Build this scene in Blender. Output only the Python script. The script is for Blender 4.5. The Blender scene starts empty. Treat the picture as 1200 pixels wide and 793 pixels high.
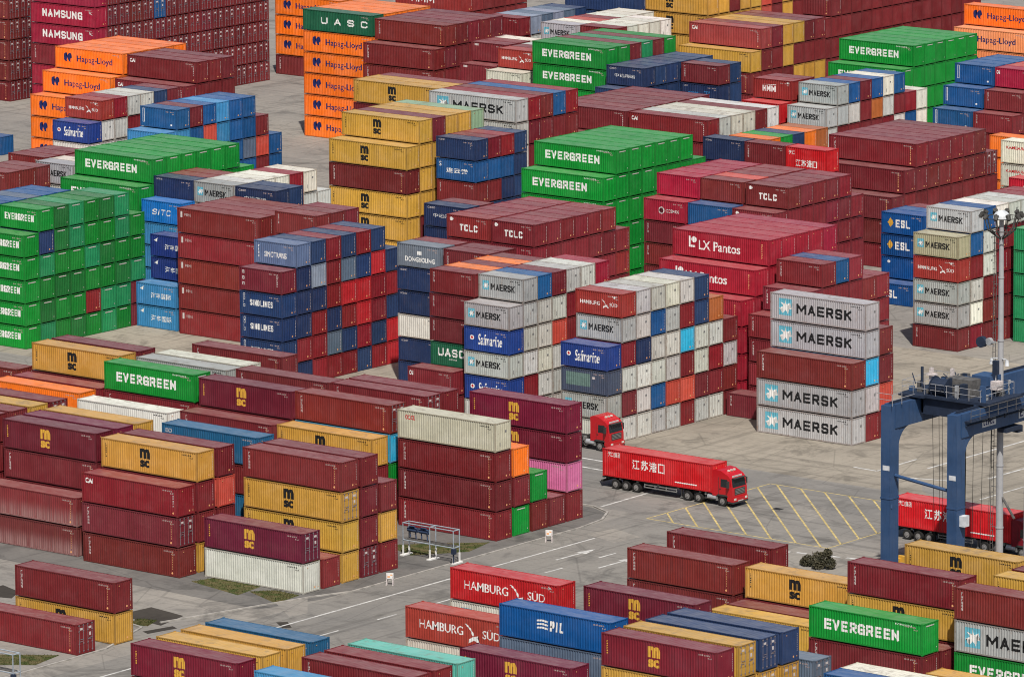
import bpy, bmesh, math, random
from mathutils import Vector, Matrix

# ------------------------------------------------------------------ camera, sky, sun, exposure
SC = bpy.context.scene
COL = SC.collection
random.seed(7)
cam_d = bpy.data.cameras.new('camera'); cam = bpy.data.objects.new('camera', cam_d); COL.objects.link(cam)
SC.camera = cam
CAM_PITCH, CAM_YAW, CAM_ROLL, CAM_H, CAM_F = 0.189060, -0.679917, -0.007413, 132.444, 7354.08
cam_d.sensor_fit = 'HORIZONTAL'; cam_d.sensor_width = 36.0
cam_d.lens = 36.0 * CAM_F / 1200.0
cam_d.clip_start = 1.0; cam_d.clip_end = 20000.0
_fw = Vector((math.sin(CAM_YAW) * math.cos(CAM_PITCH), math.cos(CAM_YAW) * math.cos(CAM_PITCH), -math.sin(CAM_PITCH)))
_rt = Vector((math.cos(CAM_YAW), -math.sin(CAM_YAW), 0.0)); _up = _rt.cross(_fw)
_c, _s = math.cos(CAM_ROLL), math.sin(CAM_ROLL)
_r2 = _rt * _c + _up * _s; _u2 = _up * _c - _rt * _s
cam.matrix_world = Matrix(((_r2.x, _u2.x, -_fw.x, 0), (_r2.y, _u2.y, -_fw.y, 0), (_r2.z, _u2.z, -_fw.z, CAM_H), (0, 0, 0, 1)))

SUN_EL = math.radians(54.0); SUN_AZ = math.atan2(0.70, -0.71)      # clockwise from +y
W = bpy.data.worlds.new('World'); SC.world = W; W.use_nodes = True
nt = W.node_tree; bg = nt.nodes['Background']
sky = nt.nodes.new('ShaderNodeTexSky'); sky.sky_type = 'NISHITA'; sky.sun_disc = False
sky.sun_elevation = SUN_EL; sky.sun_rotation = SUN_AZ
sky.air_density = 1.0; sky.dust_density = 2.5; sky.ozone_density = 1.0
nt.links.new(sky.outputs['Color'], bg.inputs['Color']); bg.inputs['Strength'].default_value = 0.074
sun_d = bpy.data.lights.new('sun', 'SUN'); sun_d.energy = 4.5; sun_d.angle = math.radians(0.9); sun_d.color = (1.0, 0.955, 0.89)
sun = bpy.data.objects.new('sun', sun_d); COL.objects.link(sun)
_sd = Vector((math.sin(SUN_AZ) * math.cos(SUN_EL), math.cos(SUN_AZ) * math.cos(SUN_EL), math.sin(SUN_EL)))
sun.rotation_euler = (-_sd).to_track_quat('-Z', 'Y').to_euler(); sun.location = _sd * 300
SC.view_settings.view_transform = 'Standard'; SC.view_settings.look = 'None'
SC.view_settings.exposure = 0.0; SC.view_settings.gamma = 1.0; SC.view_settings.use_curve_mapping = False
SC.cycles.filter_width = 1.05; SC.cycles.max_bounces = 5; SC.cycles.diffuse_bounces = 3; SC.cycles.glossy_bounces = 2

# ------------------------------------------------------------------ material helpers
class NT:
    def __init__(s, name, rough=0.6, spec=0.3):
        s.m = bpy.data.materials.new(name); s.m.use_nodes = True; s.t = s.m.node_tree; s.b = s.t.nodes['Principled BSDF']
        s.b.inputs['Roughness'].default_value = rough; s.b.inputs['Specular IOR Level'].default_value = spec
    def n(s, ty, **kw):
        d = s.t.nodes.new(ty)
        for k, v in kw.items(): setattr(d, k, v)
        return d
    def l(s, a, b): s.t.links.new(a, b)
    def mix(s, fac, a, b, mode='MIX'):
        d = s.n('ShaderNodeMix', data_type='RGBA', blend_type=mode); d.clamp_factor = True
        for i, v in ((0, fac), (6, a), (7, b)):
            if hasattr(v, 'is_linked'): s.l(v, d.inputs[i])
            elif i == 0: d.inputs[0].default_value = v
            else: d.inputs[i].default_value = (*v[:3], 1)
        return d.outputs[2]
    def noise(s, vec, scale, detail=3, rough=0.55, w=None, dist=0.0):
        d = s.n('ShaderNodeTexNoise', noise_dimensions='4D' if w is not None else '3D')
        d.inputs['Scale'].default_value = scale; d.inputs['Detail'].default_value = detail; d.inputs['Roughness'].default_value = rough; d.inputs['Distortion'].default_value = dist
        s.l(vec, d.inputs['Vector'])
        if w is not None: s.l(w, d.inputs['W'])
        return d.outputs['Fac']
    def ramp(s, f, a, b, lo=0.0, hi=1.0):
        d = s.n('ShaderNodeMapRange'); d.inputs[1].default_value = a; d.inputs[2].default_value = b; d.inputs[3].default_value = lo; d.inputs[4].default_value = hi
        d.interpolation_type = 'SMOOTHSTEP'; s.l(f, d.inputs[0]); return d.outputs[0]
    def math(s, op, a, b=None):
        d = s.n('ShaderNodeMath', operation=op)
        for i, v in ((0, a), (1, b)):
            if v is None: continue
            if hasattr(v, 'is_linked'): s.l(v, d.inputs[i])
            else: d.inputs[i].default_value = v
        return d.outputs[0]
    def scale(s, vec, v):
        d = s.n('ShaderNodeMapping'); d.inputs['Scale'].default_value = v; s.l(vec, d.inputs['Vector']); return d.outputs[0]

def paint(name, col, roof=False, rust=0.0, fade=0.12, dirt=0.25, rough=0.48):
    """weathered container enamel: tint per box, faded patches, vertical run-off streaks, rust, roof dust"""
    pale = sum(col) > 0.9
    t = NT(name, rough=0.42 if roof else rough, spec=0.5 if roof else 0.3)
    tc = t.n('ShaderNodeTexCoord').outputs['Object']; oi = t.n('ShaderNodeObjectInfo')
    w = t.math('MULTIPLY', oi.outputs['Random'], 37.0)
    at = t.n('ShaderNodeAttribute', attribute_type='GEOMETRY', attribute_name='tint')
    c = t.mix(1.0, col, oi.outputs['Color'], 'MULTIPLY')
    c = t.mix(1.0, c, at.outputs['Color'], 'MULTIPLY')
    spx = t.n('ShaderNodeSeparateXYZ'); t.l(tc, spx.inputs[0])
    pan = t.math('FLOOR', t.math('MULTIPLY', spx.outputs[0], 1 / 1.12)); cv = t.n('ShaderNodeCombineXYZ'); t.l(pan, cv.inputs[0]); t.l(w, cv.inputs[1])
    wn = t.n('ShaderNodeTexWhiteNoise', noise_dimensions='3D'); t.l(cv.outputs[0], wn.inputs['Vector'])
    c = t.mix(t.ramp(wn.outputs['Value'], 0.55, 1.0, 0, 0.26), c, [a * 0.72 + .006 for a in col])
    c = t.mix(t.ramp(wn.outputs['Value'], 0.35, 0.0, 0, 0.16), c, [min(1, a * 1.25 + .02) for a in col])
    big = t.noise(t.scale(tc, (0.45, 0.5, 0.6)), 1.0, 3, 0.6, w)
    hi = [min(1, x * 1.25 + 0.02) for x in col]
    c = t.mix(t.ramp(big, 0.40, 0.75, 0, fade * 2.2), c, [a * 0.75 + 0.25 * (sum(hi) / 3) for a in hi])
    c = t.mix(t.ramp(big, 0.50, 0.25, 0, dirt), c, [a * 0.55 for a in col])
    if roof:
        fine = t.noise(t.scale(tc, (0.7, 1.6, 1.0)), 1.3, 5, 0.65, w)
        c = t.mix(t.ramp(fine, 0.35, 0.7, 0.08, 0.22), c, (0.52, 0.48, 0.43))
        blot = t.noise(t.scale(tc, (0.8, 0.8, 0.8)), 0.9, 6, 0.72, w, 0.8)
        c = t.mix(t.ramp(blot, 0.50 if pale else 0.56, 0.66, 0, 0.55 if pale else 0.40), c, (0.20, 0.15, 0.11) if pale else [a * 0.5 + .012 for a in col])
        spk = t.noise(t.scale(tc, (1.1, 2.6, 1)), 3.0, 3, 0.6, w)
        c = t.mix(t.ramp(spk, 0.66, 0.72, 0, 0.75 if pale else 0.3), c, (0.07, 0.05, 0.04) if pale else (0.42, 0.38, 0.34))
    else:
        st = t.noise(t.scale(tc, (3.2, 3.2, 0.22)), 1.6, 4, 0.7, w)
        c = t.mix(t.ramp(st, 0.50, 0.72, 0, min(.8, dirt * 1.7)), c, [a * 0.45 + 0.012 for a in col])
        st2 = t.noise(t.scale(tc, (5.5, 5.5, 0.18)), 1.3, 3, 0.6, t.math('ADD', w, 9.0))
        c = t.mix(t.ramp(st2, 0.56, 0.74, 0, 0.30), c, [a * 0.85 + 0.035 for a in col])
        if 'faded' in name and col[0] < .3:      # chalked paint, strongest low on the panel
            zf = t.ramp(spx.outputs[2], 1.9, 0.3, 0, 1); ck = t.noise(t.scale(tc, (3.6, 3.6, 0.1)), 1.5, 3, 0.7, w)
            c = t.mix(t.math('MULTIPLY', zf, t.ramp(ck, .30, .62, .15, .75)), c, (.34, .20, .19))
        bp = t.n('ShaderNodeBump'); bp.inputs['Strength'].default_value = .35; bp.inputs['Distance'].default_value = .12
        t.l(t.noise(t.scale(tc, (1.1, 1.1, 0.9)), 1.2, 2, 0.5, w), bp.inputs['Height']); t.l(bp.outputs[0], t.b.inputs['Normal'])
        sp = t.noise(t.scale(tc, (1.6, 1.6, 1.1)), 2.2, 6, 0.75, w, 0.5)
        c = t.mix(t.ramp(sp, 0.64 - rust * 0.22, 0.73 - rust * 0.16, 0, 0.35 + rust), c, (0.12, 0.055, 0.03))
        ru = t.noise(t.scale(tc, (2.6, 2.6, 0.5)), 1.9, 5, 0.8, w)
        if rust > 0.05: c = t.mix(t.ramp(ru, 0.52, 0.70, 0, min(.75, rust * 2.0)), c, (0.24, 0.125, 0.06))
    t.l(c, t.b.inputs['Base Color']); return t.m

def plain(name, col, rough=0.6, metal=0.0, var=0.15, scale=2.0, spec=0.3):
    t = NT(name, rough=rough, spec=spec); t.b.inputs['Metallic'].default_value = metal
    tc = t.n('ShaderNodeTexCoord').outputs['Object']
    f = t.noise(tc, scale, 4)
    t.l(t.mix(t.ramp(f, 0.3, 0.7, 0, 1), [x * (1 - var) for x in col], [min(1, x * (1 + var)) for x in col]), t.b.inputs['Base Color'])
    return t.m

# code: (paint colour, rust, word)
PAL = {
 'M': ((.178,.0185,.0225), .06, 'maroon'), 'm': ((.160,.011,.029), .04, 'maroon'), 'Y': ((.56,.31,.050), .06, 'yellow'), 'y': ((.56,.31,.050), .06, 'yellow'),
 'E': ((.003,.245,.028), .03, 'green'), 'e': ((.006,.195,.024), .03, 'green'), 'f': ((.012,.150,.030), .03, 'dark green'), 't': ((.016,.23,.085), .03, 'sea green'),
 'H': ((.88,.175,.010), .05, 'orange'), 'h': ((.86,.28,.11), .05, 'faded orange'), 'o': ((.88,.19,.014), .05, 'orange'), 'q': ((.40,.12,.03), .15, 'rusty orange'),
 'K': ((.40,.405,.40), .22, 'grey'), 'k': ((.55,.545,.51), .26, 'pale grey'), 'w': ((.72,.68,.58), .22, 'cream'), 'W': ((.64,.62,.55), .14, 'white'),
 'R': ((.48,.012,.017), .10, 'red'), 'r': ((.22,.013,.020), .08, 'red'), 's': ((.55,.075,.05), .08, 'salmon red'),
 'N': ((.016,.032,.095), .06, 'navy'), 'n': ((.020,.045,.120), .05, 'navy'), 'B': ((.010,.085,.25), .06, 'blue'), 'b': ((.045,.24,.48), .06, 'light blue'),
 'g': ((.105,.145,.215), .08, 'slate blue'), 'G': ((.24,.28,.38), .08, 'pale slate'), 'S': ((.016,.048,.23), .06, 'blue'), 'T2': ((.26,.40,.25), .08, 'sage green'), 'T': ((.10,.46,.40), .06, 'turquoise'),
 'P': ((.60,.15,.32), .03, 'pink'), 'C': ((.03,.40,.66), .03, 'sky blue'), 'U': ((.008,.105,.048), .04, 'dark green'),
 'L': ((.215,.022,.030), .05, 'brown'), 'l': ((.215,.022,.030), .05, 'brown'), 'x': ((.205,.024,.026), .08, 'red brown'),
 'X': ((.36,.014,.032), .03, 'crimson'), 'c': ((.33,.010,.036), .04, 'crimson'), 'A': ((.30,.009,.036), .05, 'crimson'),
 'Z': ((.002,.065,.24), .03, 'blue'), 'D': ((.17,.215,.25), .10, 'slate'), 'I': ((.004,.16,.50), .03, 'bright blue'), 'i': ((.010,.028,.16), .04, 'dark blue'),
 'O': ((.56,.53,.42), .12, 'cream'), 'V': ((.014,.040,.120), .06, 'navy'), 'v': ((.115,.170,.30), .08, 'slate blue'), 'J': ((.60,.009,.014), .01, 'bright red'),
 'F': ((.26,.026,.024), .06, 'rust red'), 'Q': ((.002,.080,.27), .02, 'blue'), '?': ((.15,.02,.03), .05, 'maroon'),
 'R2': ((.34,.035,.026), .12, 'rust red'), 'R3': ((.40,.050,.034), .08, 'rust red'), 'R0': ((.43,.016,.022), .04, 'bright red'), 'M4': ((.17,.030,.034), .10, 'faded maroon'),
 'K2': ((.42,.37,.25), .22, 'tan'), 'B2': ((.014,.105,.21), .10, 'blue'), 'D2': ((.055,.075,.11), .12, 'dark slate'), 'W2': ((.66,.65,.58), .06, 'white'),
 'r8': ((.47,.012,.03), .03, 'red'), 'b8': ((.035,.20,.40), .05, 'light blue'), 'sa': ((.30,.045,.042), .08, 'salmon red'),
}
_mats = {}
def pkey(code):
    c = code.rstrip('d') if code not in ('?',) else code
    if c in PAL: return c
    if c[:2] in PAL: return c[:2]
    return c[0]
def pmat(code, roof=False, frame=False):
    k = (pkey(code), roof, frame)
    if k not in _mats:
        col, rust, word = PAL[k[0]]
        nm = 'enamel_' + word.replace(' ', '_') + ('_roof' if roof else '')
        pale = sum(col) > 0.9
        if frame:
            f = [a * .62 + b * .38 for a, b in zip(col, (.16, .085, .045))] if pale else [a * .86 + .004 for a in col]
            _mats[k] = paint('frame_' + nm, f, False, min(.45, rust * 1.8), fade=.08, dirt=.3)
        else: _mats[k] = paint(nm, col, roof, rust, fade=0.16, dirt=0.24 if pale else 0.34)
    return _mats[k]
ROD = plain('galvanised_lock_gear', (.26, .22, .24), 0.45, 0.3, spec=.4)
DARK = plain('dark_rubber', (.018, .018, .02), 0.8)
WHITE = plain('white_lettering', (.74, .73, .70), 0.6, var=.07)
OFFW = plain('worn_white_lettering', (.56, .50, .48), 0.7, var=.2, scale=6)
IDW = plain('faded_white_numbers', (.36, .27, .25), 0.7, var=.2, scale=6)
GOLD = plain('gold_lettering', (.60, .33, .045), 0.6, var=.08)
BLACK = plain('black_lettering', (.012, .012, .013), 0.6)
NAVYT = plain('navy_lettering', (.012, .02, .11), 0.6)
REDT = plain('red_lettering', (.5, .02, .025), 0.6)
AQUA = plain('pale_blue_emblem', (.12, .40, .50), 0.6)
STICK = plain('orange_sticker', (.72, .36, .16), 0.6)

# ------------------------------------------------------------------ mesh builder
class MB:
    def __init__(s): s.v = []; s.f = []; s.mi = []; s.sm = []
    def face(s, pts, mi=0, smooth=False):
        i = len(s.v); s.v += [tuple(p) for p in pts]; s.f.append(tuple(range(i, i + len(pts)))); s.mi.append(mi); s.sm.append(smooth)
    def box(s, x0, y0, z0, x1, y1, z1, mi=0, skip=''):
        if 'b' not in skip: s.face(((x0,y0,z0),(x0,y1,z0),(x1,y1,z0),(x1,y0,z0)), mi)
        s.face(((x0,y0,z1),(x1,y0,z1),(x1,y1,z1),(x0,y1,z1)), mi)
        s.face(((x0,y0,z0),(x1,y0,z0),(x1,y0,z1),(x0,y0,z1)), mi)
        s.face(((x1,y0,z0),(x1,y1,z0),(x1,y1,z1),(x1,y0,z1)), mi)
        s.face(((x1,y1,z0),(x0,y1,z0),(x0,y1,z1),(x1,y1,z1)), mi)
        s.face(((x0,y1,z0),(x0,y0,z0),(x0,y0,z1),(x0,y1,z1)), mi)
    def prism(s, prof, y0, y1, mi=0):
        """profile of (x, z) points, anticlockwise seen from -y, extruded along y"""
        n = len(prof)
        s.face([(x, y0, z) for x, z in prof], mi); s.face([(x, y1, z) for x, z in reversed(prof)], mi)
        for i in range(n):
            (a, b), (c, d) = prof[i], prof[(i + 1) % n]
            s.face(((a,y0,b),(a,y1,b),(c,y1,d),(c,y0,d)), mi)
    def tube(s, p, q, r, n=8, mi=0, r2=None, cap=True):
        p, q = Vector(p), Vector(q); d = (q - p).normalized()
        a = d.orthogonal().normalized(); b = d.cross(a); r2 = r if r2 is None else r2
        P = [p + (a * math.cos(2*math.pi*i/n) + b * math.sin(2*math.pi*i/n)) * r for i in range(n)]
        Q = [q + (a * math.cos(2*math.pi*i/n) + b * math.sin(2*math.pi*i/n)) * r2 for i in range(n)]
        for i in range(n):
            j = (i + 1) % n; s.face((P[i], P[j], Q[j], Q[i]), mi, n > 7)
        if cap: s.face(list(reversed(P)), mi); s.face(Q, mi)
    def mesh(s, name, mats):
        me = bpy.data.meshes.new(name); me.from_pydata(s.v, [], s.f)
        for m in mats: me.materials.append(m)
        me.polygons.foreach_set('material_index', s.mi); me.polygons.foreach_set('use_smooth', s.sm)
        tint(me); me.update(); return me
    def build(s, name, mats, parent=None, loc=(0, 0, 0)):
        o = bpy.data.objects.new(name, s.mesh(name, mats if isinstance(mats, (list, tuple)) else [mats])); COL.objects.link(o)
        o.location = loc; o.parent = parent; return o
def tint(me, vals=None):
    a = me.attributes.new('tint', 'FLOAT_COLOR', 'CORNER')
    a.data.foreach_set('color', vals if vals is not None else [1.0] * (4 * len(me.loops)))
def thing(name, label, cat, loc=(0, 0, 0), rz=0.0, group=None):
    o = bpy.data.objects.new(name, None); COL.objects.link(o); o.location = loc; o.rotation_euler = (0, 0, rz); o.empty_display_size = .3
    tag(o, label, cat, group); return o
def tag(o, label=None, cat=None, group=None, kind=None):
    for k, v in (('label', label), ('category', cat), ('group', group), ('kind', kind)):
        if v: o[k] = v
    return o

# ------------------------------------------------------------------ ground, roads, markings (the setting)
def ground_mat(name, base, tan, stain, joints, streak=None):
    t = NT(name, rough=0.9, spec=0.15); tc = t.n('ShaderNodeTexCoord').outputs['Object']
    a = t.noise(tc, 0.035, 5, 0.6); b = t.noise(tc, 0.22, 5, 0.65, dist=0.6); c = t.noise(tc, 2.2, 4, 0.7)
    col = t.mix(t.ramp(a, 0.35, 0.65), base, tan)
    col = t.mix(t.ramp(b, 0.52, 0.68, 0, 0.55), col, [x * stain for x in base])
    col = t.mix(t.ramp(b, 0.45, 0.30, 0, 0.35), col, [min(1, x * 1.22) for x in tan])
    col = t.mix(t.ramp(c, 0.45, 0.75, 0, 0.35), col, [x * 0.66 for x in base])
    e = t.noise(tc, 0.09, 6, 0.7, dist=1.2); col = t.mix(t.ramp(e, 0.54, 0.66, 0, 0.6), col, [x * 0.48 for x in base])
    for sx, sy, th in ((0.02, 0.9, .60), (0.9, 0.02, .62)):
        tr = t.noise(t.scale(tc, (sx, sy, 1)), 1.0, 2, 0.5, dist=.25); col = t.mix(t.ramp(tr, th, th + .06, 0, 0.34), col, [x * 0.45 for x in base])
    cr = t.n('ShaderNodeTexVoronoi', feature='DISTANCE_TO_EDGE'); cr.inputs['Scale'].default_value = .11; t.l(tc, cr.inputs['Vector'])
    col = t.mix(t.ramp(cr.outputs['Distance'], 0.010, 0.003, 0, 0.30), col, [x * 0.4 for x in base])
    for sc in ((streak or ())):
        s1 = t.noise(t.scale(tc, sc), 1.0, 4, 0.65)
        col = t.mix(t.ramp(s1, 0.52, 0.72, 0, 0.42), col, [x * 0.62 for x in base])
        col = t.mix(t.ramp(s1, 0.46, 0.30, 0, 0.25), col, [min(1, x * 1.15) for x in tan])
    spx = t.n('ShaderNodeSeparateXYZ'); t.l(tc, spx.inputs[0])
    for k, pitch in enumerate(joints):
        if not pitch: continue
        m = t.math('PINGPONG', spx.outputs[k], pitch / 2)
        col = t.mix(t.ramp(m, 0.07, 0.03, 0, 0.4), col, [x * 0.5 for x in base])
    t.l(col, t.b.inputs['Base Color']); return t.m
G_CONC = ground_mat('yard_concrete', (.232, .218, .200), (.295, .272, .238), 0.54, (6.0, 5.0))
G_ROAD = ground_mat('road_asphalt', (.200, .190, .176), (.262, .245, .220), 0.56, (0, 0), ((0.03, 0.75, 1),))
G_LANE = ground_mat('lane_asphalt', (.190, .181, .168), (.245, .230, .206), 0.58, (0, 0), ((0.75, 0.03, 1),))
G_PAD = ground_mat('pad_concrete', (.255, .228, .188), (.345, .307, .250), 0.40, (6.0, 5.0), ((0.45, 0.09, 1),))
G_DARK = ground_mat('island_asphalt', (.120, .115, .110), (.18, .170, .156), 0.6, (0, 0), ((0.5, 0.1, 1),))
G_KERB = plain('kerb_concrete', (.33, .31, .28), 0.9, var=.25, scale=1.3)
G_WHITE = plain('white_road_paint', (.50, .49, .465), 0.8, var=.3, scale=1.7)
G_YEL = plain('yellow_road_paint', (.50, .39, .16), 0.8, var=.3, scale=1.3)
def sheet(name, pts, z, mat, kind='structure'):
    m = MB(); m.face([(x, y, z) for x, y in pts]); o = m.build(name, mat); o['kind'] = kind; return o
def rect(x0, y0, x1, y1): return ((x0, y0), (x1, y0), (x1, y1), (x0, y1))
sheet('ground', rect(-6000, -4000, 5000, 9000), 0.0, G_CONC)
sheet('cross_road', rect(-900, 474.6, 200, 497.6), 0.004, G_ROAD)
sheet('lane_road', rect(-368.6, 300, -346.8, 474.6), 0.0045, G_LANE)
sheet('container_pad', rect(-900, 498.0, 100, 560.0), 0.004, G_PAD)
sheet('far_pad', rect(-900, 566.0, 100, 760.0), 0.004, G_CONC)
# the raised island under the left stacks: dark asphalt with kerbs and a rounded nose
isl = [(-470, 424.0), (-371.0, 421.5), (-368.9, 428), (-368.7, 466), (-369.3, 470.2), (-370.8, 473.0), (-373.4, 474.2), (-470, 474.2)]
sheet('island', isl, 0.0055, G_DARK)
def kerb(pts, h=0.12, w=0.22):
    m = MB()
    for (a, b), (c, d) in zip(pts, pts[1:]):
        v = Vector((c - a, d - b)); n = Vector((-v.y, v.x)).normalized() * w / 2
        q = [(a + n.x, b + n.y), (c + n.x, d + n.y), (c - n.x, d - n.y), (a - n.x, b - n.y)]
        m.face([(x, y, h) for x, y in q])
        for i in range(4):
            (x0, y0), (x1, y1) = q[i], q[(i + 1) % 4]; m.face(((x0, y0, 0), (x1, y1, 0), (x1, y1, h), (x0, y0, h)))
    o = m.build('kerb', G_KERB); o['kind'] = 'structure'
kerb([(-374.5, 412.0), (-370.2, 428), (-368.6, 432), (-368.5, 466), (-369.1, 470.3), (-370.7, 473.2), (-373.4, 474.5), (-384, 474.5)])
kerb([(-381.0, 411.0), (-374.6, 409.6), (-371.6, 401.5), (-371.3, 380)])
for nm, p in (('pavement_patch', ((-366.5, 464.5), (-362.0, 463.0), (-361.5, 466.5), (-365.8, 468.0))), ('pavement_patch', ((-377, 399.0), (-371.5, 393.0), (-369.8, 395.0), (-372.5, 401.0))),
              ('pavement_patch', ((-371.5, 424.5), (-366.8, 421), (-366.3, 423.0), (-370.6, 428))), ('pavement_patch', ((-357.0, 485.5), (-352.5, 481.5), (-354.0, 487.5), (-360.0, 489.0))),
              ('pavement_patch', ((-343, 498), (-336, 490), (-352, 500), (-354, 503)))):
    sheet(nm, p, 0.007, G_CONC)
mk = MB()
def line(x0, y0, x1, y1, w=0.22, m=None):
    v = Vector((x1 - x0, y1 - y0)); n = Vector((-v.y, v.x)).normalized() * w / 2; m = m or mk
    m.face([(x0 - n.x, y0 - n.y, .009), (x1 - n.x, y1 - n.y, .009), (x1 + n.x, y1 + n.y, .009), (x0 + n.x, y0 + n.y, .009)])
line(-365.3, 330, -364.7, 463.5, 0.26)
for y in range(345, 462, 8): line(-359.6 + (y - 426) * .015, y, -359.55 + (y - 426) * .015, y + 2.6, 0.22)
for x, y in ((-361.8, 453.9), (-356.5, 453.6), (-361.9, 404.0), (-356.6, 404.0)):
    line(x, y, x + .1, y + 3.9, 0.26)
    mk.face([(x - .5, y + 3.7, .0095), (x + .7, y + 3.7, .0095), (x + .12, y + 5.9, .0095)])
line(-372.9, 474.9, -373.1, 483.6, 0.28); line(-392, 492.2, -385.8, 492.0, 0.35); line(-390, 488.9, -383.2, 488.5, 0.35)
line(-364.0, 505.1, -361.0, 504.9, 0.3); line(-361, 504.9, -361.1, 512, 0.25); line(-357.6, 509.0, -357.4, 540, 0.3); line(-356.5, 504.2, -352.5, 505.4, 0.3)
line(-349.9, 508.6, -349.6, 530, 0.3); line(-345.0, 500, -344.7, 528, .22)
for k in range(9): line(-347.2 + k * 1.7, 469.8 + .35 * k, -346.1 + k * 1.7, 469.9 + .35 * k, .45)
o = mk.build('lane_marking', G_WHITE); o['kind'] = 'structure'
ym = MB(); YW = .19; X0, X1, Y0, Y1 = -366.0, -344.2, 473.4, 493.6
for cc in range(-2, 30):
    k = 110.64 + 2.96 * cc        # lines x + y = k
    pts = []
    for x in (X0, X1):
        y = k - x
        if Y0 <= y <= Y1: pts.append((x, y))
    for y in (Y0, Y1):
        x = k - y
        if X0 < x < X1: pts.append((x, y))
    if len(pts) == 2 and (Vector(pts[0]) - Vector(pts[1])).length > 2: line(*pts[0], *pts[1], YW, ym)
for a in (((X0, Y0), (X1, Y0)), ((X1, Y0), (X1, Y1)), ((X1, Y1), (X0, Y1)), ((X0, Y1), (X0, Y0))): line(*a[0], *a[1], .16, ym)
o = ym.build('box_junction_marking', G_YEL); o['kind'] = 'structure'
PIT = plain('pit_dark', (.02, .02, .02), .9)
sheet('drain_grate', ((-358.9, 484.2), (-357.9, 484.2), (-357.9, 485.0), (-358.9, 485.0)), .011, PIT)
MUD = ground_mat('mud', (.045, .040, .035), (.07, .062, .052), .6, (0, 0))
for p in (((-379.8, 412.0), (-379.4, 416.2), (-374.7, 415.4), (-373.8, 411.3)), ((-396.5, 414.5), (-393.4, 413.4), (-392.1, 411.0), (-396.5, 409.8)), ((-349.0, 467.6), (-347.4, 466.6), (-345.8, 468.6), (-348.0, 470.0)),
          ((-373.6, 408.6), (-372.6, 408.2), (-371.9, 411.4), (-372.8, 411.8)), ((-366.3, 418.6), (-364.3, 417.2), (-363.8, 417.9), (-365.6, 419.4))):
    sheet('mud_patch', p, .008, MUD)
# grass: a soil sheet and thousands of blades, one stuff object
def grass():
    gm = NT('grass_green', rough=.9, spec=.1); tc = gm.n('ShaderNodeTexCoord').outputs['Object']
    gm.l(gm.mix(gm.ramp(gm.noise(tc, 1.1, 5), .35, .65), (.050, .068, .020), (.125, .105, .050)), gm.b.inputs['Base Color'])
    m = MB(); rnd = random.Random(3)
    for P in (((-383.4, 426.2), (-382.6, 429.0), (-376.8, 428.6), (-376.2, 424.6)), ((-376.4, 426.4), (-374.6, 428.2), (-371.6, 428.0), (-371.2, 424.2)), ((-379, 393.6), (-373.4, 397.4), (-372.6, 393.4), (-376, 391)),
              ((-379.0, 449.0), (-371.6, 456.0), (-370.6, 451.6), (-374, 447.0)), ((-377.2, 412.0), (-375.4, 412.6), (-374.6, 410.4), (-376.6, 409.8))):
        m.face([(x, y, .012) for x, y in P])
        a, b, c, d = [Vector(p) for p in P]
        for _ in range(900):
            u, v = rnd.random(), rnd.random(); q = (a * (1 - u) + d * u) * (1 - v) + (b * (1 - u) + c * u) * v
            an = rnd.random() * 6.28; h = rnd.uniform(.05, .18); w = rnd.uniform(.02, .05); dx, dy = math.cos(an) * w, math.sin(an) * w
            m.face(((q.x - dx, q.y - dy, .012), (q.x + dx, q.y + dy, .012), (q.x + rnd.uniform(-.08, .08), q.y + rnd.uniform(-.08, .08), h)))
    tag(m.build('grass', gm.m), 'short patchy grass growing beside the container stacks', 'grass', kind='stuff')
grass()

# ------------------------------------------------------------------ container meshes
CW = 2.405; GAP = 0.07
LEN = {20: 6.058, 40: 12.192, 43: 12.9, 45: 13.716}
PITCH = 0.278
def corr(a, b, pitch=PITCH):
    """breakpoints (s, depth) of a trapezoid corrugation between a and b"""
    n = max(3, round((b - a) / pitch)); p = (b - a) / n; out = []
    for i in range(n):
        s = a + i * p
        out += [(s, 1), (s + p * .26, 1), (s + p * .5, 0), (s + p * .76, 0)]
    out.append((b, 1)); return out
YO, YI = 0.010, 0.068
def side_y(x, pts):
    for (a, da), (b, db) in zip(pts, pts[1:]):
        if a <= x <= b:
            f = (x - a) / (b - a) if b > a else 0; d = da + (db - da) * f
            return YO + (YI - YO) * d
    return YO
def add_side(m, L, H, mi=0):
    z0, z1 = .165, H - .11; c = corr(.09, L - .09)
    for (a, da), (b, db) in zip(c, c[1:]):
        ya, yb = YO + (YI - YO) * da, YO + (YI - YO) * db
        m.face(((a, ya, z0), (b, yb, z0), (b, yb, z1), (a, ya, z1)), mi)
def add_roof(m, L, H, mi=0):
    c = corr(.10, L - .10, .42); y0, y1 = .05, CW - .05
    for (a, da), (b, db) in zip(c, c[1:]):
        za, zb = H - .045 - .013 * da, H - .045 - .013 * db
        m.face(((a, y0, za), (b, y0, zb), (b, y1, zb), (a, y1, za)), mi)
def add_end(m, L, H, mi=0):
    z0, z1 = .165, H - .11; c = corr(.09, CW - .09, .29)
    for (a, da), (b, db) in zip(c, c[1:]):
        xa, xb = L - .012 - .04 * da, L - .012 - .04 * db
        m.face(((xa, a, z0), (xb, b, z0), (xb, b, z1), (xa, a, z1)), mi)
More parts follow.
